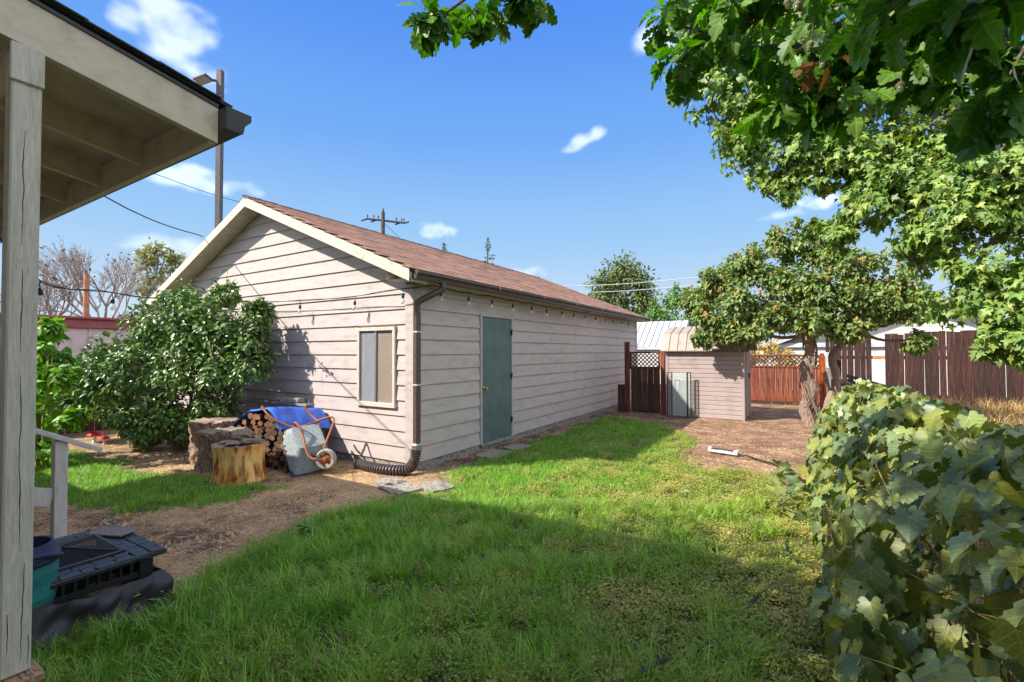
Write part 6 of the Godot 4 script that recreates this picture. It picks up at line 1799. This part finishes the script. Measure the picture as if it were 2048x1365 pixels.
# ---------------------------------------------------------------- grass, weeds, straw
func blades(n: int, h: float, spread: float, w: float, lean: float, flat_: float) -> ArrayMesh:
	var b := MB.new()
	for k in n:
		var a := rf(0, TAU)
		var p := Vector3(cos(a), 0, sin(a)) * spread * sqrt(rng.randf())
		var d := Vector3(cos(a + rf(-1, 1)), 0, sin(a + rf(-1, 1)))
		var side := d.cross(Vector3.UP) .normalized() * w * rf(0.7, 1.2)
		if rng.randf() < 0.5: side = side.rotated(Vector3.UP, rf(-1.2, 1.2))
		var hh := h * rf(0.55, 1.15)
		var l := lean * rf(0.4, 1.4)
		var m := p + Vector3(0, hh * 0.55 * (1.0 - flat_), 0) + d * hh * (l * 0.35 + flat_ * 0.5)
		var e := p + Vector3(0, hh * (1.0 - 0.25 * l) * (1.0 - flat_), 0) + d * hh * (l + flat_)
		var nn := (side.cross(m - p)).normalized()
		if nn.y < 0: nn = -nn
		var n2 := (nn + Vector3.UP * 0.8).normalized()
		for t in [[p - side, p + side, m + side * 0.8], [p - side, m + side * 0.8, m - side * 0.8], [m - side * 0.8, m + side * 0.8, e]]:
			b.trin(t[0], t[1], t[2], n2, n2, n2)
	return b.mesh()
func weed(n: int, h: float, spread: float, s: float) -> ArrayMesh:
	var b := MB.new()
	for k in n:
		var a := rf(0, TAU)
		var p := Vector3(cos(a), 0, sin(a)) * spread * sqrt(rng.randf()) + Vector3(0, h * rf(0.25, 1.0), 0)
		var bs := leaf_basis(Vector3.UP + rdir() * 0.5, Vector3(cos(a), 0.1, sin(a)) + rdir() * 0.6, s * rf(0.6, 1.2))
		var q := [Vector3.ZERO, Vector3(-0.35, 0.05, 0.5), Vector3(0, 0, 1.0), Vector3(0.35, 0.05, 0.5)]
		var nn := bs.y.normalized()
		for t in [[0, 1, 2], [0, 2, 3]]:
			b.trin(p + bs * q[t[0]], p + bs * q[t[1]], p + bs * q[t[2]], nn, nn, nn)
	return b.mesh()
func lawn() -> void:
	var kinds := {}
	for k in ["lawn_grass", "tall_lawn_grass", "lawn_weeds", "straw_litter", "bark_mulch", "dry_grass", "tall_dry_grass"]: kinds[k] = Leaves.new()
	var fwd := Vector2(-0.526, -0.85)
	var z := -15.8
	while z < 0.2:
		var x := -11.5
		var step := 0.06
		while x < 5.4:
			var dep := Vector2(x, z).dot(fwd)
			var side := absf(x * 0.85 - z * 0.526)
			step = 0.031 if dep < 3.6 else (0.037 if dep < 6.5 else 0.052)
			if dep < 1.2 or side > dep * 1.15 + 0.6 or (x < -2.5 and z > -0.62):
				x += 0.12
				continue
			var px := x + rf(-0.5, 0.5) * step; var pz := z + rf(-0.5, 0.5) * step
			x += step
			if px < WX + 0.03 and pz < WZ + 0.02: continue
			if px > -2.86 and px < -1.08 and pz < -11.8 and pz > -13.42: continue
			var p := zone(0, px, pz); var m := zone(1, px, pz); var bz := zone(2, px, pz); var y := zone(3, px, pz); var ws := wall_strip(px, pz)
			var bare := maxf(maxf(p, m), maxf(bz, maxf(y, ws)))
			var cl := clover(px, pz)
			var h := hgt(px, pz)
			var n := nz.get_noise_2d(px * 2.2 + 31, pz * 2.2)
			var o := Vector3(px, h - 0.004, pz)
			var roll := rng.randf()
			if bare < 0.3 and nz.get_noise_2d(px * 2.6 + 200, pz * 2.6) > 0.42 - 0.14 * cl:   # worn spots
				if rng.randf() < 0.6:
					var sw := rf(0.6, 1.1)
					kinds["straw_litter"].xf.append(Transform3D(Basis.from_euler(Vector3(0, rf(0, TAU), 0)).scaled(Vector3(sw, sw, sw)), o)); kinds["straw_litter"].col.append(Color(0.42, 0.30, 0.15) * rf(0.6, 1.2))
				continue
			if roll > bare * 1.15:
				var c: Color
				if rng.randf() < cl:
					var s := rf(0.7, 1.25)
					c = Color(0.21, 0.24, 0.045).lerp(Color(0.36, 0.29, 0.10), clampf(n * 1.2 + 0.25, 0, 1)) * rf(1.2, 2.2)
					kinds["lawn_weeds"].xf.append(Transform3D(Basis.from_euler(Vector3(rf(-0.2, 0.2), rf(0, TAU), rf(-0.2, 0.2))).scaled(Vector3(s, s, s)), o)); kinds["lawn_weeds"].col.append(c)
					if rng.randf() < 0.55: continue
				var tall := dep < 4.8 and n + rf(-0.3, 0.3) > -0.1 and cl < 0.6
				var k := "tall_lawn_grass" if tall else "lawn_grass"
				var s2 := rf(0.65, 1.2) * (1.0 - 0.35 * bare)
				c = Color(0.10, 0.215, 0.020).lerp(Color(0.15, 0.25, 0.03), clampf(0.5 + n, 0, 1)).lerp(Color(0.23, 0.26, 0.045), cl * 0.7) * rf(1.3, 2.7)
				if rng.randf() < 0.05: c = Color(0.33, 0.27, 0.11)
				kinds[k].xf.append(Transform3D(Basis.from_euler(Vector3(rf(-0.15, 0.15), rf(0, TAU), rf(-0.15, 0.15))).scaled(Vector3(s2, s2, s2)), o)); kinds[k].col.append(c)
			elif y > 0.5:
				if rng.randf() < 0.4:
					var s3 := rf(0.7, 1.4)
					kinds["dry_grass"].xf.append(Transform3D(Basis.from_euler(Vector3(0, rf(0, TAU), 0)).scaled(Vector3(s3, s3, s3)), o)); kinds["dry_grass"].col.append(Color(0.46, 0.30, 0.10) * rf(0.7, 1.3))
				if rng.randf() < 0.035:
					var s4 := rf(0.6, 1.3)
					kinds["tall_dry_grass"].xf.append(Transform3D(Basis.from_euler(Vector3(0, rf(0, TAU), 0)).scaled(Vector3(s4, s4, s4)), o)); kinds["tall_dry_grass"].col.append(Color(0.50, 0.33, 0.13) * rf(0.8, 1.25))
			else:
				var patch := nz.get_noise_2d(px * 1.2 + 70, pz * 1.2) + nz.get_noise_2d(px * 3.1, pz * 3.1) * 0.5
				if m > 0.5 and rng.randf() < 0.5:
					var s5 := rf(0.7, 1.4)
					kinds["bark_mulch"].xf.append(Transform3D(Basis.from_euler(Vector3(0, rf(0, TAU), 0)).scaled(Vector3(s5, s5, s5)), o)); kinds["bark_mulch"].col.append([Color(0.20, 0.09, 0.055), Color(0.30, 0.16, 0.09), Color(0.13, 0.07, 0.05), Color(0.42, 0.28, 0.17)][rng.randi() % 4])
				elif rng.randf() < 0.58 + patch * 0.9 + (0.35 * smoothstep(-2.9, -3.7, pz) if p > 0.3 else 0.0):
					var s6 := rf(0.7, 1.3)
					kinds["straw_litter"].xf.append(Transform3D(Basis.from_euler(Vector3(0, rf(0, TAU), 0)).scaled(Vector3(s6, s6, s6)), o + Vector3(0, 0.004, 0))); kinds["straw_litter"].col.append(Color(0.66, 0.45, 0.24) * rf(0.6, 1.3))
		z += 0.036 if z > -7.5 else 0.05
	# extra tufts of tall dry grass along the plank fence
	for k in 420:
		var px := rf(0.95, 5.2); var pz := rf(-15.9, -14.2)
		var s := rf(0.6, 1.2)
		kinds["tall_dry_grass"].xf.append(Transform3D(Basis.from_euler(Vector3(0, rf(0, TAU), 0)).scaled(Vector3(s, s, s)), Vector3(px, hgt(px, pz), pz))); kinds["tall_dry_grass"].col.append(Color(0.50, 0.33, 0.13) * rf(0.8, 1.25))
	var spec := {
		"lawn_grass": [blades(11, 0.068, 0.034, 0.0024, 0.6, 0.0), "short green lawn grass", "grass"],
		"tall_lawn_grass": [blades(12, 0.155, 0.038, 0.0028, 0.7, 0.0), "long green lawn grass beside the path", "grass"],
		"lawn_weeds": [weed(34, 0.07, 0.042, 0.017), "low yellow green weeds mixed into the lawn", "weeds"],
		"straw_litter": [blades(9, 0.08, 0.05, 0.0026, 0.3, 0.9), "dry straw litter scattered over the path", "straw"],
		"bark_mulch": [blades(9, 0.034, 0.05, 0.0062, 0.2, 0.85), "brown bark mulch before the tin shed", "mulch"],
		"dry_grass": [blades(10, 0.13, 0.06, 0.0022, 0.9, 0.35), "matted dry golden grass behind the chain link fence", "grass"],
		"tall_dry_grass": [blades(16, 0.46, 0.07, 0.003, 0.75, 0.0), "tall arching dry grass along the plank fence", "grass"]}
	for k in spec:
		pass
		var o := scatter(k, self, spec[k][0], M["leaf_plain"] if not k.begins_with("lawn") and k != "tall_lawn_grass" else M["leaf_grass"], kinds[k].xf, kinds[k].col)
		tag(o, spec[k][1], spec[k][2], "", "stuff")
	# single broad-leaved weeds at the path edge and by the fire pit
	var lm := leaf_mesh(NARROW, 0.25, 0.5, Color(0.12, 0.24, 0.04), true)
	var lm2 := leaf_mesh(OVAL, 0.2, 0.2, Color(0.12, 0.25, 0.05), true)
	var spots := [[V(-3.74, -2.62), 0.19, 0, "rosette weed with long leaves at the path edge"], [V(-3.55, -2.75), 0.15, 0, "smaller rosette weed beside the long leaved one"], [V(-2.75, -1.42), 0.17, 0, "rosette weed growing before the fire pit"], [V(-3.28, -1.32), 0.05, 1, "sprawling round leaved weed under the fire pit cover"], [V(-3.12, -1.18), 0.05, 1, "round leaved weed before the fire pit cover"], [V(-1.62, -7.35), 0.05, 1, "low round leaved weed at the mulch edge"]]
	for s in spots:
		var t := thing("weed_plant", s[3], "weed", Vector3(s[0].x, 0.0, s[0].y))
		for k in (11 if s[2] == 0 else 26):
			var o := put_mesh(lm if s[2] == 0 else lm2, "leaf", M["leaf_plain"], t)
			var a := rf(0, TAU)
			if s[2] == 0: o.transform = Transform3D(leaf_basis(Vector3.UP + rdir() * 0.2, Vector3(cos(a), rf(0.3, 1.1), sin(a)), s[1] * rf(0.6, 1.1)), Vector3(0, 0.02, 0))
			else: o.transform = Transform3D(leaf_basis(Vector3.UP + rdir() * 0.4, Vector3(cos(a), 0.1, sin(a)), s[1] * rf(0.5, 1.0)), Vector3(rf(-0.13, 0.13), rf(0.05, 0.17), rf(-0.16, 0.16)))

# ---------------------------------------------------------------- scene
func stage(s: String) -> void:
	print("%6d ms  %s" % [Time.get_ticks_msec() - t0, s])
func _ready() -> void:
	t0 = Time.get_ticks_msec()
	rng.seed = 20240611
	var cam := Camera3D.new()
	cam.name = "camera"
	cam.position = Vector3(0, 1.6, 0)
	cam.rotation_order = EULER_ORDER_YXZ
	cam.rotation = Vector3(deg_to_rad(1.249), deg_to_rad(31.736), deg_to_rad(-0.14))
	cam.fov = 72.26
	cam.near = 0.05; cam.far = 800.0
	add_child(cam)
	cam.current = true
	var env := Environment.new()
	env.background_mode = Environment.BG_SKY
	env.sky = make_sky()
	env.background_energy_multiplier = 1.0
	env.tonemap_mode = Environment.TONE_MAPPER_LINEAR
	env.tonemap_exposure = EXPOSURE
	env.sdfgi_enabled = true; env.ssao_enabled = true; env.ssil_enabled = true
	var we := WorldEnvironment.new()
	we.name = "world"
	we.environment = env
	add_child(we)
	var sun := DirectionalLight3D.new()
	sun.name = "sun"
	sun.light_energy = 1.12
	sun.light_color = Color(1.0, 0.965, 0.92)
	sun.light_angular_distance = 0.5
	sun.shadow_enabled = true
	add_child(sun)
	sun.look_at_from_position(Vector3.ZERO, Vector3(0.75, -1.0, -0.87), Vector3.UP)
	stage("sky")
	materials()
	leafmat("leaf_plain", 0.7, Color(0.4, 0.35, 0.2))
	leafmat("leaf_grass", 0.5, Color(0.85, 0.95, 0.35))
	leafmat("leaf_soft", 0.5, Color(0.75, 0.8, 0.25))
	leafmat("leaf_gloss", 0.34, Color(0.35, 0.4, 0.12))
	leafmat("leaf_oak", 0.42, Color(0.75, 0.95, 0.2), vein_tex(5, 0.80))
	leafmat("leaf_grape", 0.42, Color(0.65, 0.7, 0.15), vein_tex(3, 0.82))
	mat("seed", lin(0.42, 0.27, 0.09), 0.9)
	mat("acorn", lin(0.12, 0.16, 0.04), 0.4)
	mat("acorn_cup", lin(0.16, 0.13, 0.08), 0.9)
	mat("bare_bark", lin(0.33, 0.285, 0.255), 0.9)
	make_zones()
	ground()
	stage("ground")
	garage()
	strings()
	stage("garage")
	house()
	tin_shed()
	gate()
	fences()
	beyond()
	stage("structures")
	woodpile()
	wheelbarrow()
	stumps()
	stones()
	fire_pit()
	small_things()
	stage("things")
	shrub()
	lilac()
	maple()
	oak()
	grapevine()
	stage("plants")
	far_trees()
	stage("far trees")
	lawn()
	stage("lawn")
